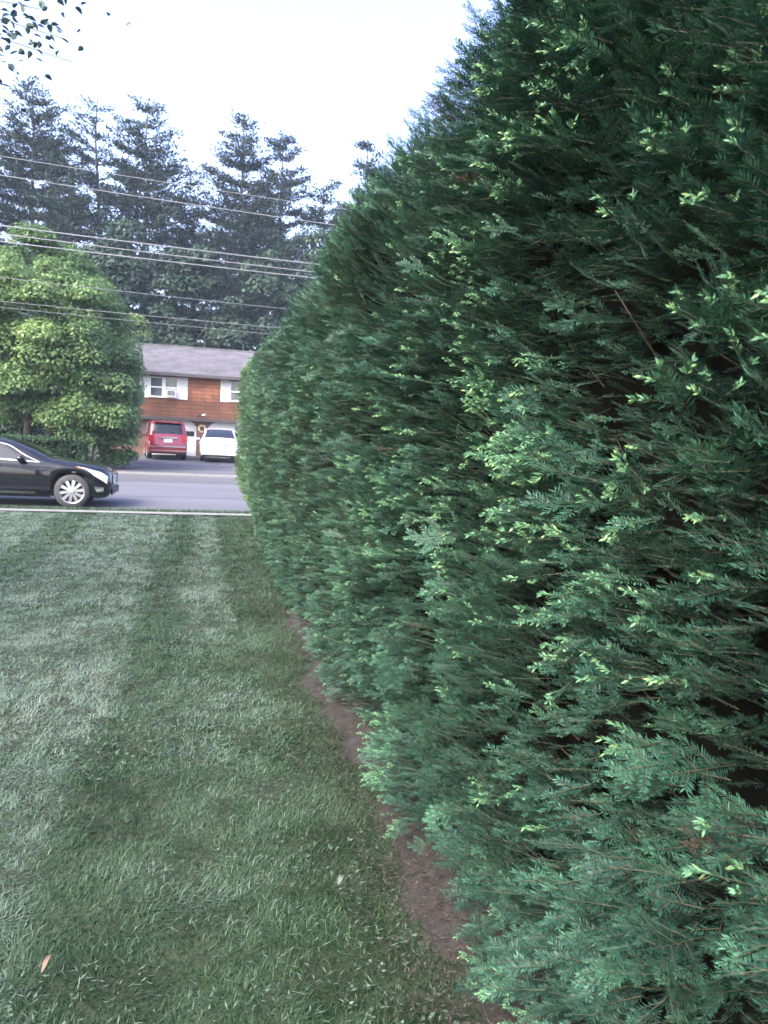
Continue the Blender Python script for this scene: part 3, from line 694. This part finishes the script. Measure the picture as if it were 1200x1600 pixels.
    # wheels
    for ax_ in (fa, ra):
        for sd in (1, -1):
            cy = sd*(W2*.965-.11); mb = MB(); hw = .11
            mb.lathe([(wr_*.60, -hw*.2), (.0, -hw*.2)], 20, 'y', (fa-ax_, cy+sd*0, wr_)); wo = mb.build('wheel', M['trim'], root, True)
            mb = MB(); mb.lathe([(wr_*.70, -hw), (wr_*.93, -hw), (wr_, -hw*.7), (wr_, hw*.7), (wr_*.93, hw), (wr_*.70, hw), (wr_*.68, 0), (wr_*.70, -hw)], 36, 'y', (fa-ax_, cy, wr_)); mb.build('tyre', M['rubber'], wo, True)
            mb = MB(); o = sd*hw
            mb.lathe([(wr_*.60, o*.3), (wr_*.66, o*.9), (wr_*.705, o*1.02), (wr_*.70, o*.5)], 36, 'y', (fa-ax_, cy, wr_))
            ns_ = S.get('spokes', 10)
            for k in range(ns_):
                a = 2*math.pi*k/ns_+.15; c, s = math.cos(a), math.sin(a); pv = []
                for rr, ww, oo in ((.06, .022, .92), (wr_*.66, .032, .86)):
                    for sg in (-1, 1):
                        for dp in (0, .3): pv.append((fa-ax_+rr*c-sg*ww*s, cy+o*(oo-dp), wr_+rr*s+sg*ww*c))
                mb.add(pv, [(0, 2, 6, 4), (1, 5, 7, 3), (0, 4, 5, 1), (2, 3, 7, 6), (4, 6, 7, 5), (0, 1, 3, 2)])
            mb.lathe([(.0, o*1.02), (.05, o*1.0), (.075, o*.85), (.075, o*.4)], 20, 'y', (fa-ax_, cy, wr_))
            mb.build('rim', M['alloy'], wo)
    # mirrors and handles
    for sd in (1, -1):
        x = S['mirror'][0]; z = S['mirror'][1]; mb = MB(); n = 10
        prof_ = [(.0, .0), (.05, .01), (.078, .05), (.085, .11), (.075, .17), (.03, .2), (.0, .205)]
        k0 = len(mb.v); mb.lathe([(a*.85, b) for a, b in prof_], 12, 'y', (0, 0, 0))
        mb.v = [(fa-x+px*1.15, sd*(W2*.93+.03+py), z+pz*.9) for px, py, pz in mb.v]
        mb.tube([(fa-x-.02, sd*W2*.88, z-.07), (fa-x, sd*(W2*.93+.07), z-.03)], .022, 6); mb.build('mirror', S['mirrorpaint'], root, True)
        for hx in S['handles']:
            mb = MB(); p, nr = surf(hx, 3, 4, .2); mb.tube([local(hx-.1, sd*(p[0]+.004), p[1]-.05), local(hx-.08, sd*(p[0]+.035), p[1]-.05), local(hx+.08, sd*(p[0]+.035), p[1]-.05), local(hx+.1, sd*(p[0]+.004), p[1]-.05)], .016, 6)
            mb.build('door_handle', S['handlemat'], root, True)
    return root, patch, top_patch, local, surf, fa
# the dark sedan at the kerb, nose to the right
S = dict(L=4.96, W=1.84, fa=.70, ra=3.52, wr=.335, roofw=.70, paint=M['blackpaint'], mirrorpaint=M['blackpaint'], handlemat=M['chrome'], spokes=10,
  top=[(0, .64), (.03, .73), (.11, .79), (.40, .86), (.85, .915), (1.15, .965), (1.5, 1.13), (1.85, 1.27), (2.3, 1.375), (2.8, 1.43), (3.3, 1.43), (3.8, 1.36), (4.2, 1.20), (4.5, 1.09), (4.8, 1.07), (4.93, 1.0), (4.96, .7)],
  belt=[(0, .57), (.1, .71), (.5, .81), (1.0, .865), (1.5, .895), (2.5, .93), (3.6, .965), (4.5, 1.0), (4.96, .8)],
  wid=[(0, .74), (.05, .83), (.16, .90), (.36, .955), (.8, .99), (1.4, 1), (3.6, 1), (4.4, .96), (4.8, .88), (4.96, .74)],
  base=[(0, .30), (.06, .235), (.2, .21), (1.4, .215), (3.2, .215), (4.6, .26), (4.9, .34), (4.96, .42)],
  side_glass=[(1.44, 2.52, .50, 0), (2.59, 3.55, 0, -.02), (3.61, 4.10, -.02, -.28)], wind=(1.19, 2.10), rear=(3.72, 4.42), mirror=(1.60, .955), handles=(2.62, 3.5))
car_blk, patch, tpatch, loc_, surf_, fa = car('parked_car', (-2.38, 16.52, -.048), 0, 'glossy black sedan parked at the near kerb on the left', S)
car_blk.rotation_euler = (0, 0, R(0))
for sd in (1, -1):
    patch('headlight', .06, .46, (2.1, 3.3), 3.95, M['lampglass'], sd, 10, 5, .008, -.01, .14)
    patch('indicator', .47, .58, 3.4, 3.95, M['amber'], sd, 6, 3, .008, .08, .06)
    patch('fog_light', .12, .24, .9, 1.5, M['chrome'], sd, 4, 3, .008, 0, .05)
    patch('tail_light', 4.62, 4.9, 3.0, 3.9, M['redlens'], sd, 6, 4, .008)
    patch('sill_strip', 1.36, 3.3, .35, .62, M['chrome'], sd, 10, 2, .008)
    patch('window_trim', 1.26, 4.16, 3.98, 4.16, M['chrome'], sd, 26, 2, .010)
    # bright trim over the side windows
    mb = MB(); pts = []
    for x in np.linspace(1.24, 4.3, 30):
        t = min(1, max(0, (x-1.24)/.58)); e = min(1, max(0, (4.3-x)/.42)); p, nr = surf_(x, 4.05, 6.85, min(t, e)**.8); pts.append(loc_(x, sd*(p[0]+.012), p[1]))
    mb.tube(pts, .011, 6); mb.build('roof_trim', M['chrome'], car_blk, True)
mb = MB()
for k in range(4): mb.tube([loc_(-.012+.0*k, -.42, .50+k*.045), loc_(-.03, 0, .505+k*.045), loc_(-.012, .42, .50+k*.045)], .012, 6)
mb.build('grille', M['chrome'], car_blk, True)
mb = MB(); mb.box(fa-.02, fa+.02, -.46, .46, .47, .66); mb.build('grille_opening', M['trim'], car_blk)
mb = MB(); mb.box(fa-.0, fa+.03, -.62, .62, .27, .40, ch=.03); mb.build('air_intake', M['trim'], car_blk)
# red minivan, tail to the viewer
S = dict(L=4.85, W=1.86, fa=.95, ra=3.85, wr=.34, roofw=.80, paint=M['redpaint'], mirrorpaint=M['redpaint'], handlemat=M['redpaint'], spokes=7,
  top=[(0, .62), (.05, .75), (.3, .92), (.9, 1.05), (1.2, 1.14), (2.0, 1.62), (2.4, 1.74), (3.2, 1.78), (4.2, 1.77), (4.45, 1.72), (4.62, 1.42), (4.74, 1.08), (4.80, 1.02), (4.84, .7), (4.85, .6)],
  belt=[(0, .56), (.3, .82), (.9, .96), (1.5, 1.02), (4.4, 1.08), (4.74, 1.03), (4.85, .57)],
  wid=[(0, .66), (.06, .78), (.3, .92), (.8, .985), (1.4, 1), (3.9, 1), (4.5, .965), (4.78, .92), (4.85, .84)],
  base=[(0, .3), (.1, .24), (4.6, .27), (4.85, .36)], side_glass=[(1.55, 2.45, .35, 0), (2.52, 3.5, 0, 0), (3.58, 4.4, 0, -.12)], wind=(1.25, 2.2), rear=(4.475, 4.715), mirror=(1.75, 1.1), handles=(2.35, 3.3), sideglass=M['darkglass'], rearfrac=.90)
van, patch, tpatch, loc_, surf_, fa = car('minivan', (-1.44-.30, 39.75, float(gz(0, 37.5))+.01), R(96), 'red minivan parked tail outward before the left garage door', S)
def rear_box(nm, x0, x1, z0, z1, xr, m, par, loc, t=.03, ch=.0):
    """a fitting on the tail: across y x0..x1, heights z0..z1, at station xr"""
    mb = MB(); a = loc(xr, 0, 0)[0]
    o = [(x0+ch, z0), (x1-ch, z0), (x1, z0+ch), (x1, z1-ch), (x1-ch, z1), (x0+ch, z1), (x0, z1-ch), (x0, z0+ch)] if ch else [(x0, z0), (x1, z0), (x1, z1), (x0, z1)]
    n = len(o); vs = [(a, p, q) for p, q in o]+[(a-t, p, q) for p, q in o]
    mb.add(vs, [tuple(range(n)), tuple(range(2*n-1, n-1, -1))]+[(i, i+n, (i+1) % n+n, (i+1) % n) for i in range(n)]); return mb.build(nm, m, par)
for sd in (1, -1):
    a, b = sorted((sd*.60, sd*.86)); rear_box('tail_light', a, b, .82, 1.12, 4.74, M['redlens'], van, loc_, .11, .03)
rear_box('bumper', -.84, .84, .34, .60, 4.74, M['redpaint'], van, loc_, .16, .05)
rear_box('bumper_strip', -.80, .80, .585, .625, 4.80, M['chrome'], van, loc_, .12, .01)
rear_box('lower_strip', -.78, .78, .40, .43, 4.84, M['chrome'], van, loc_, .07, .01)
rear_box('chrome_bar', -.40, .40, .985, 1.04, 4.76, M['chrome'], van, loc_, .08, .01)
rear_box('number_plate', -.19, .19, .80, .95, 4.82, M['plate'], van, loc_, .03, .01)
rear_box('spoiler', -.62, .62, 1.70, 1.75, 4.40, M['redpaint'], van, loc_, .18, .015)
for sd in (1, -1):
    mb = MB(); mb.tube([loc_(2.5, sd*.62, 1.78), loc_(2.6, sd*.62, 1.83), loc_(4.1, sd*.62, 1.84), loc_(4.2, sd*.62, 1.79)], .018, 6); mb.build('roof_rail', M['trim'], van, True)
# white sedan, tail to the viewer, half hidden by the hedge end
S = dict(L=4.6, W=1.80, fa=.92, ra=3.62, wr=.32, roofw=.72, paint=M['whitepaint'], mirrorpaint=M['whitepaint'], handlemat=M['whitepaint'], spokes=7,
  top=[(0, .58), (.05, .70), (.3, .82), (.9, .95), (1.25, 1.02), (2.0, 1.44), (2.5, 1.55), (3.1, 1.57), (3.6, 1.52), (4.0, 1.34), (4.35, 1.10), (4.52, 1.05), (4.58, .98), (4.6, .7)],
  belt=[(0, .53), (.3, .76), (.9, .88), (1.5, .94), (3.6, 1.0), (4.35, 1.02), (4.6, .8)],
  wid=[(0, .66), (.06, .78), (.3, .92), (.8, .985), (1.4, 1), (3.6, 1), (4.3, .97), (4.54, .93), (4.6, .84)],
  base=[(0, .3), (.1, .22), (4.4, .25), (4.6, .34)], side_glass=[(1.5, 2.45, .4, 0), (2.52, 3.4, 0, 0), (3.46, 3.9, 0, -.2)], wind=(1.3, 2.2), rear=(3.62, 4.34), mirror=(1.7, 1.03), handles=(2.35, 3.2), sideglass=M['darkglass'], rearfrac=.95, rearglass=M['skyglass'])
wc, patch, tpatch, loc_, surf_, fa = car('parked_car', (.98, 39.1, float(gz(0, 37))+.01), R(90), 'white sedan parked tail outward beside the red minivan', S)
for sd in (1, -1):
    a, b = sorted((sd*.56, sd*.84)); rear_box('tail_light', a, b, .80, .98, 4.52, M['redlens'] if False else M['lampglass'], wc, loc_, .09, .03)
    a, b = sorted((sd*.10, sd*.42)); rear_box('dark_slot', a, b, .765, .80, 4.57, M['trim'], wc, loc_, .035, .01)
rear_box('bumper', -.82, .82, .33, .58, 4.5, M['whitepaint'], wc, loc_, .15, .05)
rear_box('bumper_line', -.78, .78, .575, .59, 4.56, M['trim'], wc, loc_, .06)

# ------------------------------------------------------------------ broadleaf trees, shrubs, pines
def limb(mb, a, b, r0, r1, wob=.06, n=6):
    a = np.array(a, float); b = np.array(b, float); Ld = np.linalg.norm(b-a); pts = []; rr = []
    for i in range(n+1):
        t = i/n; p = a*(1-t)+b*t+(rng.normal(size=3)*wob*Ld*.5 if 0 < i < n else 0); p[2] += math.sin(t*math.pi)*.05*Ld; pts.append(p); rr.append(r0*(1-t)+r1*t)
    mb.tube(pts, rr, 7)
def crown_leaves(lobes, per, L, tint0=.5, flat=.55, seed=0, droop=.25, shell=.5):
    """lobes (N,4: x,y,z,r): leaves lie through the outer half of every lobe, facing outward and up"""
    lobes = np.asarray(lobes, float); A = []; T = []
    for lx, ly, lz, lr in lobes:
        n = int(per*(lr/.8)**2); dv = rand_dirs(n); dv[:, 2] = np.where(dv[:, 2] < -.35, -dv[:, 2]*.6, dv[:, 2]); dv = unit(dv)
        rad = lr*(shell+(1-shell)*rng.random(n)**.6); P = np.array([lx, ly, lz])+dv*rad[:, None]*np.array([1, 1, flat+.2])
        nr = unit(dv+np.array([0, 0, .7])+rng.normal(size=(n, 3))*.45); ax = unit(np.cross(nr, rng.normal(size=(n, 3)))); ax[:, 2] -= droop; ax = unit(ax); sd = unit(np.cross(nr, ax))
        l = L*rng.uniform(.6, 1.25, n); A.append(leaf_quads(P, ax, sd, l, l*.62)); T.append(tint0+rng.normal(0, .14)+rng.normal(0, .13, n))
    return np.concatenate(A), np.concatenate(T)
def tree(name, base, lobes, per, L, m, label, cat, group=None, trunk_r=.2, tint0=.5, trunks=1, trunk_h=2.0, **kw):
    root = empty(name, base, 0, label, cat, group); v, t = crown_leaves(lobes, per, L, tint0, **kw)
    link('crown', quads(v, t), m, root)
    mb = MB(); lo = np.asarray(lobes)
    for k in range(trunks):
        a = (k*.45-.2*(trunks-1), 0, -.1); b = (k*.9-.45*(trunks-1)+rng.normal()*.1, rng.normal()*.15, trunk_h); limb(mb, a, b, trunk_r*(1 if trunks == 1 else .75), trunk_r*.6)
        idx = rng.choice(len(lo), min(len(lo), 9), replace=False)
        for i in idx: limb(mb, b, lo[i, :3]*.8+np.array([0, .3, .1]), trunk_r*.36, .015, .08)
    mb.build('trunk', M['bark'], root, True); return root
def lobes_in(n, rx, ry, rz, cz, r0, r1, shell=.55, zmin=None, cx=0, cy=0):
    out = []
    while len(out) < n:
        dv = unit(rng.normal(size=3)); t = shell+(1-shell)*random.random(); p = np.array([cx+dv[0]*rx*t, cy+dv[1]*ry*t, cz+dv[2]*rz*t])
        if zmin is not None and p[2] < zmin: continue
        out.append((*p, random.uniform(r0, r1)))
    return out
def clamp_x(lb, xm): return [(min(a, xm-r*.95), b, c, r) for a, b, c, r in lb]
def dome(lb): return [(min(a, 3.5*math.sqrt(max(.02, 1-((c-2.6)/5.2)**2))-r*.7) if c > 2.6 else a, b, c, r) for a, b, c, r in lb]
# big rounded tree over the road, left
lb = lobes_in(120, 4.0, 3.5, 3.5, 4.3, .55, 1.0, .66, 1.35)+lobes_in(60, 3.6, 1.2, 3.1, 4.2, .5, .85, .4, 1.3, 0, -2.4)+lobes_in(18, 2.0, 2.0, 1.6, 6.8, .5, .8, .7)+lobes_in(30, 1.15, 1.6, 2.1, 2.7, .5, .8, .5, .9, 2.75, -.6)
lb += lobes_in(40, 1.7, 1.0, .85, 1.75, .4, .7, .4, .75, 1.9, -2.3)
tree('broadleaf_tree', (-5.6, 29.6, .2), dome(clamp_x(lb, 3.6)), 700, .125, M['leaf'], 'large rounded light green tree over the road behind the black sedan', 'tree', None, .22, .55, 2, 1.9)
tree('broadleaf_tree', (-4.3, 37.2, .35), lobes_in(44, 2.1, 1.8, 1.2, 5.6, .4, .7, .5), 300, .13, M['leaf'], 'paler feathery tree reaching over the left end of the grey roof', 'tree', None, .15, .75, 1, 2.5)
# shrubs below it at the driveway edge
tree('shrub', (-2.86, 28.3, .2), clamp_x(lobes_in(44, .75, .8, .9, .85, .28, .45, .5, .2), .80), 330, .13, M['leaf'], 'rounded green shrub at the driveway edge under the tree', 'shrub', None, .04, .38, 2, .5)
tree('shrub', (-4.2, 27.7, .18), lobes_in(20, .7, .6, .42, .40, .22, .35, .5, .12), 300, .12, M['leaf'], 'low spreading green plants beside the far pavement under the tree', 'shrub', None, .03, .6, 2, .3)
tree('dark_shrub', (-7.6, 32.2, .25), lobes_in(30, 1.9, 1.2, 1.3, 1.4, .5, .8, .5, .3), 260, .16, M['shrub'], 'dark evergreen shrub in the shade behind the tree trunks', 'shrub', None, .06, .25, 2, .8)
tree('dark_shrub', (-4.6, 33.6, .3), lobes_in(26, 1.5, 1.0, 1.2, 1.3, .5, .75, .5, .3), 260, .16, M['shrub'], 'dark green shrub left of the garage between tree and house', 'shrub', None, .06, .3, 2, .8)
# clipped low hedge behind the black car
def box_hedge(name, x0, x1, y0, y1, h, m, label):
    n = 9000; u = rng.random((n, 3)); face = rng.integers(0, 3, n); P = np.stack([x0+(x1-x0)*u[:, 0], y0+(y1-y0)*u[:, 1], h*u[:, 2]], 1); N = np.zeros((n, 3))
    P[face == 0, 1] = y0; N[face == 0, 1] = -1; P[face == 1, 2] = h; N[face == 1, 2] = 1; q = face == 2; P[q, 0] = np.where(u[q, 0] > .5, x1, x0); N[q, 0] = np.where(u[q, 0] > .5, 1, -1)
    P += rng.normal(size=(n, 3))*.03; ax = unit(N*.6+rng.normal(size=(n, 3))*.6+np.array([0, 0, .3])); sd = unit(np.cross(ax, rng.normal(size=(n, 3))))
    root = empty(name, ((x0+x1)/2, (y0+y1)/2, .16), 0, label, 'hedge'); o = np.array([(x0+x1)/2, (y0+y1)/2, 0])
    link('foliage', quads(leaf_quads(P-o, ax, sd, rng.uniform(.06, .12, n), rng.uniform(.04, .07, n)), .45+rng.normal(0, .15, n)+N[:, 2]*0), m, root)
    mb = MB(); mb.box(x0-o[0]+.05, x1-o[0]-.05, y0-o[1]+.05, y1-o[1]-.05, 0, h-.05); mb.build('twig_shade_core', M['core'], root)  # solid core, inner shade put into its near-black colour
box_hedge('clipped_hedge', -9.5, -3.75, 26.6, 27.5, .98, M['clipped'], 'low square clipped hedge across the road behind the black sedan')
# pines and spruces
def pine(x, y, H, hw, label, sparse=.0, lean=0, start=.12, forked=False, top_pow=.75, group='tall conifers behind the house', up=.15, dens=1.):
    root = empty('pine_tree', (x, y, float(gz(x, y))-.1), 0, label, 'tree', group)
    mb = MB(); n = 9; sw = rng.normal(size=(n+1, 2))*.12; sw[0] = 0
    tp = lambda t: np.array([np.interp(t, np.linspace(0, 1, n+1), sw[:, 0])+lean*t*t, np.interp(t, np.linspace(0, 1, n+1), sw[:, 1]), H*t])
    mb.tube([tp(i/n) for i in range(n+1)], [(.30*(1-i/n)+.03) for i in range(n+1)], 8)
    Q = []; T = []; t = start
    while t < .992:
        prof_ = hw*min(1, ((1-t)/(1-start))**top_pow)*(1 if t > start+.12 else .55+.45*(t-start)/.12)
        nb = random.randint(4, 6) if t > .85 else int(random.randint(7, 12)*dens)
        wt_ = random.uniform(-.08, .10)
        for b in range(nb):
            if random.random() < sparse: continue
            az = random.uniform(0, 2*math.pi); Lb = prof_*random.uniform(.45, 1.18)+.25
            o = tp(t); e = up+.45*(t-.45)+wt_+random.uniform(-.07, .07); dr = np.array([math.cos(az), math.sin(az), e]); end = o+dr*Lb+np.array([0, 0, .10*Lb])
            if Lb > 1.2: mb.tube([o, o+dr*Lb*.55, end], [.05, .035, .012], 4, cap=False)
            k = max(3, int(Lb*3.6)); tn = rng.normal(0, .1)
            for i in range(k):
                s = (i+.7)/k*.95+.05
                if s < .25 and Lb > 1.5: continue
                c = o+dr*Lb*s+np.array([0, 0, .10*Lb*s*s])+rng.normal(size=3)*np.array([.22, .22, .05])*(.4+.6*Lb/hw)
                m = 22; ax = unit(rng.normal(size=(m, 3))*np.array([.8, .8, .38])+dr*.8+np.array([0, 0, .25])); sd = unit(np.cross(ax, rng.normal(size=(m, 3))+np.array([0, 0, 1.2])))
                l = rng.uniform(.18, .40, m); Q.append(leaf_quads(c+rng.normal(size=(m, 3))*np.array([.27, .27, .07]), ax, sd, l, rng.uniform(.07, .14, m))); T.append(.45+tn+rng.normal(0, .16, m)+.15*s)
        t += .8/H*random.uniform(.75, 1.6)
    mb.build('trunk', M['bark'], root, True); link('crown', quads(np.concatenate(Q), np.concatenate(T)), M['pine'], root)
pine(-12.3, 62, 26.2, 6.6, 'broad dark conifer at the left, its blunt top highest of the treeline', .0, 0, .05, top_pow=.55, dens=1.7)
pine(-17.8, 60, 23.2, 6.2, 'dense conifer cut by the left edge of the photo', .0, 0, .05, top_pow=.5, dens=1.6)
pine(-7.7, 63, 26.0, 3.9, 'thin conifer with a bare gap below its ragged top', .45, -.4, .30, top_pow=.4)
pine(-4.4, 61, 25.2, 6.4, 'full conifer with layered boughs left of the open sky gap', .0, .2, .06, top_pow=.55, dens=1.5)
pine(2.9, 61, 25.8, 6.2, 'pointed conifer right of the open sky gap with layered boughs', .0, 0, .22, top_pow=.75, dens=1.4)
pine(6.1, 64, 25.6, 5.0, 'slim conifer with pointed tip touching the pointed one on its right', .1, .2, .35, top_pow=.65, dens=1.2)
pine(10.0, 65, 22.8, 4.6, 'short thin conifer standing in the sky gap near the hedge', .3, 0, .30, top_pow=.5)
pine(12.9, 62, 25.2, 4.0, 'ragged conifer showing just above the hedge edge', .1, 0, .2, top_pow=.6, dens=1.2)
pine(-9.2, 58, 19.5, 4.8, 'shorter dark conifer filling the space left of the layered one', .0, 0, .04, top_pow=.5, dens=1.5)
pine(-.8, 66, 20.5, 5.0, 'lower conifer at the bottom of the open sky gap', .0, 0, .06, top_pow=.5, dens=1.4)
pine(8.4, 60, 17.0, 4.6, 'shorter dark conifer behind the roof beside the hedge', .0, 0, .04, top_pow=.5, dens=1.4)
wl = [(-9.8, 52, 12.5, 'dark bushy woodland tree behind the big rounded tree'), (-5.0, 54, 14.5, 'dark woodland tree above the left end of the grey roof'), (-.4, 53, 13.8, 'dark woodland tree above the middle of the grey roof'), (3.9, 54, 14.6, 'dark woodland tree above the roof by the hedge'),
      (8.6, 55, 16.5, 'dark woodland tree mostly hidden behind the far hedge top'), (-15, 55, 15, 'dark woodland tree at the left edge under the tall conifers')]
for x, y, h, lab in wl:
    tree('woodland_tree', (x, y, .5), lobes_in(64, 3.3, 2.6, h*.46, h*.52, .8, 1.5, .5, .6), 130, .34, M['wood'], lab, 'tree', 'woodland trees behind the house', .22, .42, 1, h*.35)

# ------------------------------------------------------------------ overhead wires along the road
def wire(z, dz, y, r, label, x0=-1.0):
    mb = MB(); pts = []
    k = .0009
    for x in np.linspace(-45, 60, 70): pts.append((x, y, z+k*((x-15)**2-256)+dz*(x+1)))
    mb.tube(pts, r, 6); tag(mb.build('overhead_wire', M['wire'], None, True), label, 'wire', 'overhead wires along the road')
wire(8.34, 0, 22, .009, 'topmost thin wire crossing the conifers')
wire(7.86, 0, 22, .012, 'second wire from the top, crossing the conifers')
wire(6.64, 0.012, 22, .016, 'upper of the three thick wires running close together')
wire(6.42, 0.010, 22, .014, 'middle of the three thick wires running close together')
wire(6.24, 0.014, 22, .016, 'lower of the three thick wires running close together')
wire(5.30, 0.010, 22, .007, 'single thin wire just under the three thick wires')
wire(4.72, 0.018, 22, .007, 'upper of the two lowest wires above the roof')
wire(4.54, 0.012, 22, .006, 'lowest wire of all, just above the grey roof')

# ------------------------------------------------------------------ near maple whose outer leaves hang into the top left corner
mt = empty('maple_tree', (-4.6, 5.6, 0), 0, 'near tree at the left whose leaves hang into the top corner', 'tree')
o = np.array([-4.6, 5.6, 0]); mb = MB(); limb(mb, (0, 0, -.05), (.1, 0, 2.6), .17, .12, .02)
tips = []
ends = [(-1.0, 4.5, 3.66), (-.74, 4.45, 3.55), (-1.06, 4.5, 3.42), (-1.05, 4.6, 3.80), (-.90, 4.6, 3.80), (-1.0, 4.4, 3.55), (-.86, 4.5, 3.70), (-1.10, 4.5, 3.30), (-.70, 4.5, 3.46), (-1.25, 4.6, 3.85), (-1.5, 4.5, 3.6), (-1.7, 4.9, 4.1), (-2.2, 4.4, 4.0)]
for e in ends:
    a = np.array([.1, 0, 2.6]); mdl = np.array([1.5, -.5, 3.9+rng.normal()*.1]); b = np.array(e)-o
    pts = [a, a*.4+mdl*.6, mdl*.55+b*.45+np.array([0, 0, .15]), b]; mb.tube(pts, [.06, .02, .004, .0015], 5); tips.append((pts[2], b))
for k in range(7):
    a = rng.uniform(0, 6.28); limb(mb, (.1, 0, 2.4), (math.cos(a)*1.3-.6, math.sin(a)*1.3, 4.3+rng.normal()*.3), .07, .02)
mb.build('trunk', M['bark'], mt, True)
Q = []
for p0, p1 in tips:
    n = 46; t = rng.uniform(.35, 1.05, n); c = p0+(p1-p0)*t[:, None]+rng.normal(size=(n, 3))*np.array([.12, .14, .12]); ax = unit(rng.normal(size=(n, 3))*np.array([1, 1, .5])+np.array([.4, 0, -.35])); nr = unit(rng.normal(size=(n, 3))*.6+np.array([0, 0, 1.])); sd = unit(np.cross(nr, ax))
    Q.append(leaf_pairs(c, ax, sd, np.cross(ax, sd), rng.uniform(.034, .058, n), rng.uniform(.021, .033, n)))
n = 2600; dv = rand_dirs(n); c = dv*(rng.random(n)**.4)[:, None]*np.array([1.6, 1.7, 1.1])+np.array([-.5, .2, 4.5]); ax = unit(rng.normal(size=(n, 3))+np.array([0, 0, -.3])); sd = unit(np.cross(ax, rng.normal(size=(n, 3))))
Q.append(leaf_quads(c, ax, sd, rng.uniform(.07, .11, n), rng.uniform(.04, .06, n)))
q = np.concatenate(Q); link('crown', quads(q, rng.random(len(q))), M['maple'], mt)

# ------------------------------------------------------------------ thin bluish volume added to imitate lens veiling glare
mb = MB(); mb.box(-410, 410, -410, 410, -1.5, 36)
hz = bpy.data.materials.new('glare_veil_volume'); hz.use_nodes = True; n = hz.node_tree; n.nodes.remove(n.nodes['Principled BSDF'])
pv = n.nodes.new('ShaderNodeVolumePrincipled'); pv.inputs['Color'].default_value = (.66, .80, 1, 1); pv.inputs['Density'].default_value = .0007
n.links.new(pv.outputs[0], n.nodes['Material Output'].inputs['Volume'])
tag(mb.build('glare_veil', hz), 'thin bluish volume added to imitate lens veiling glare', 'glare_veil', kind='stuff')
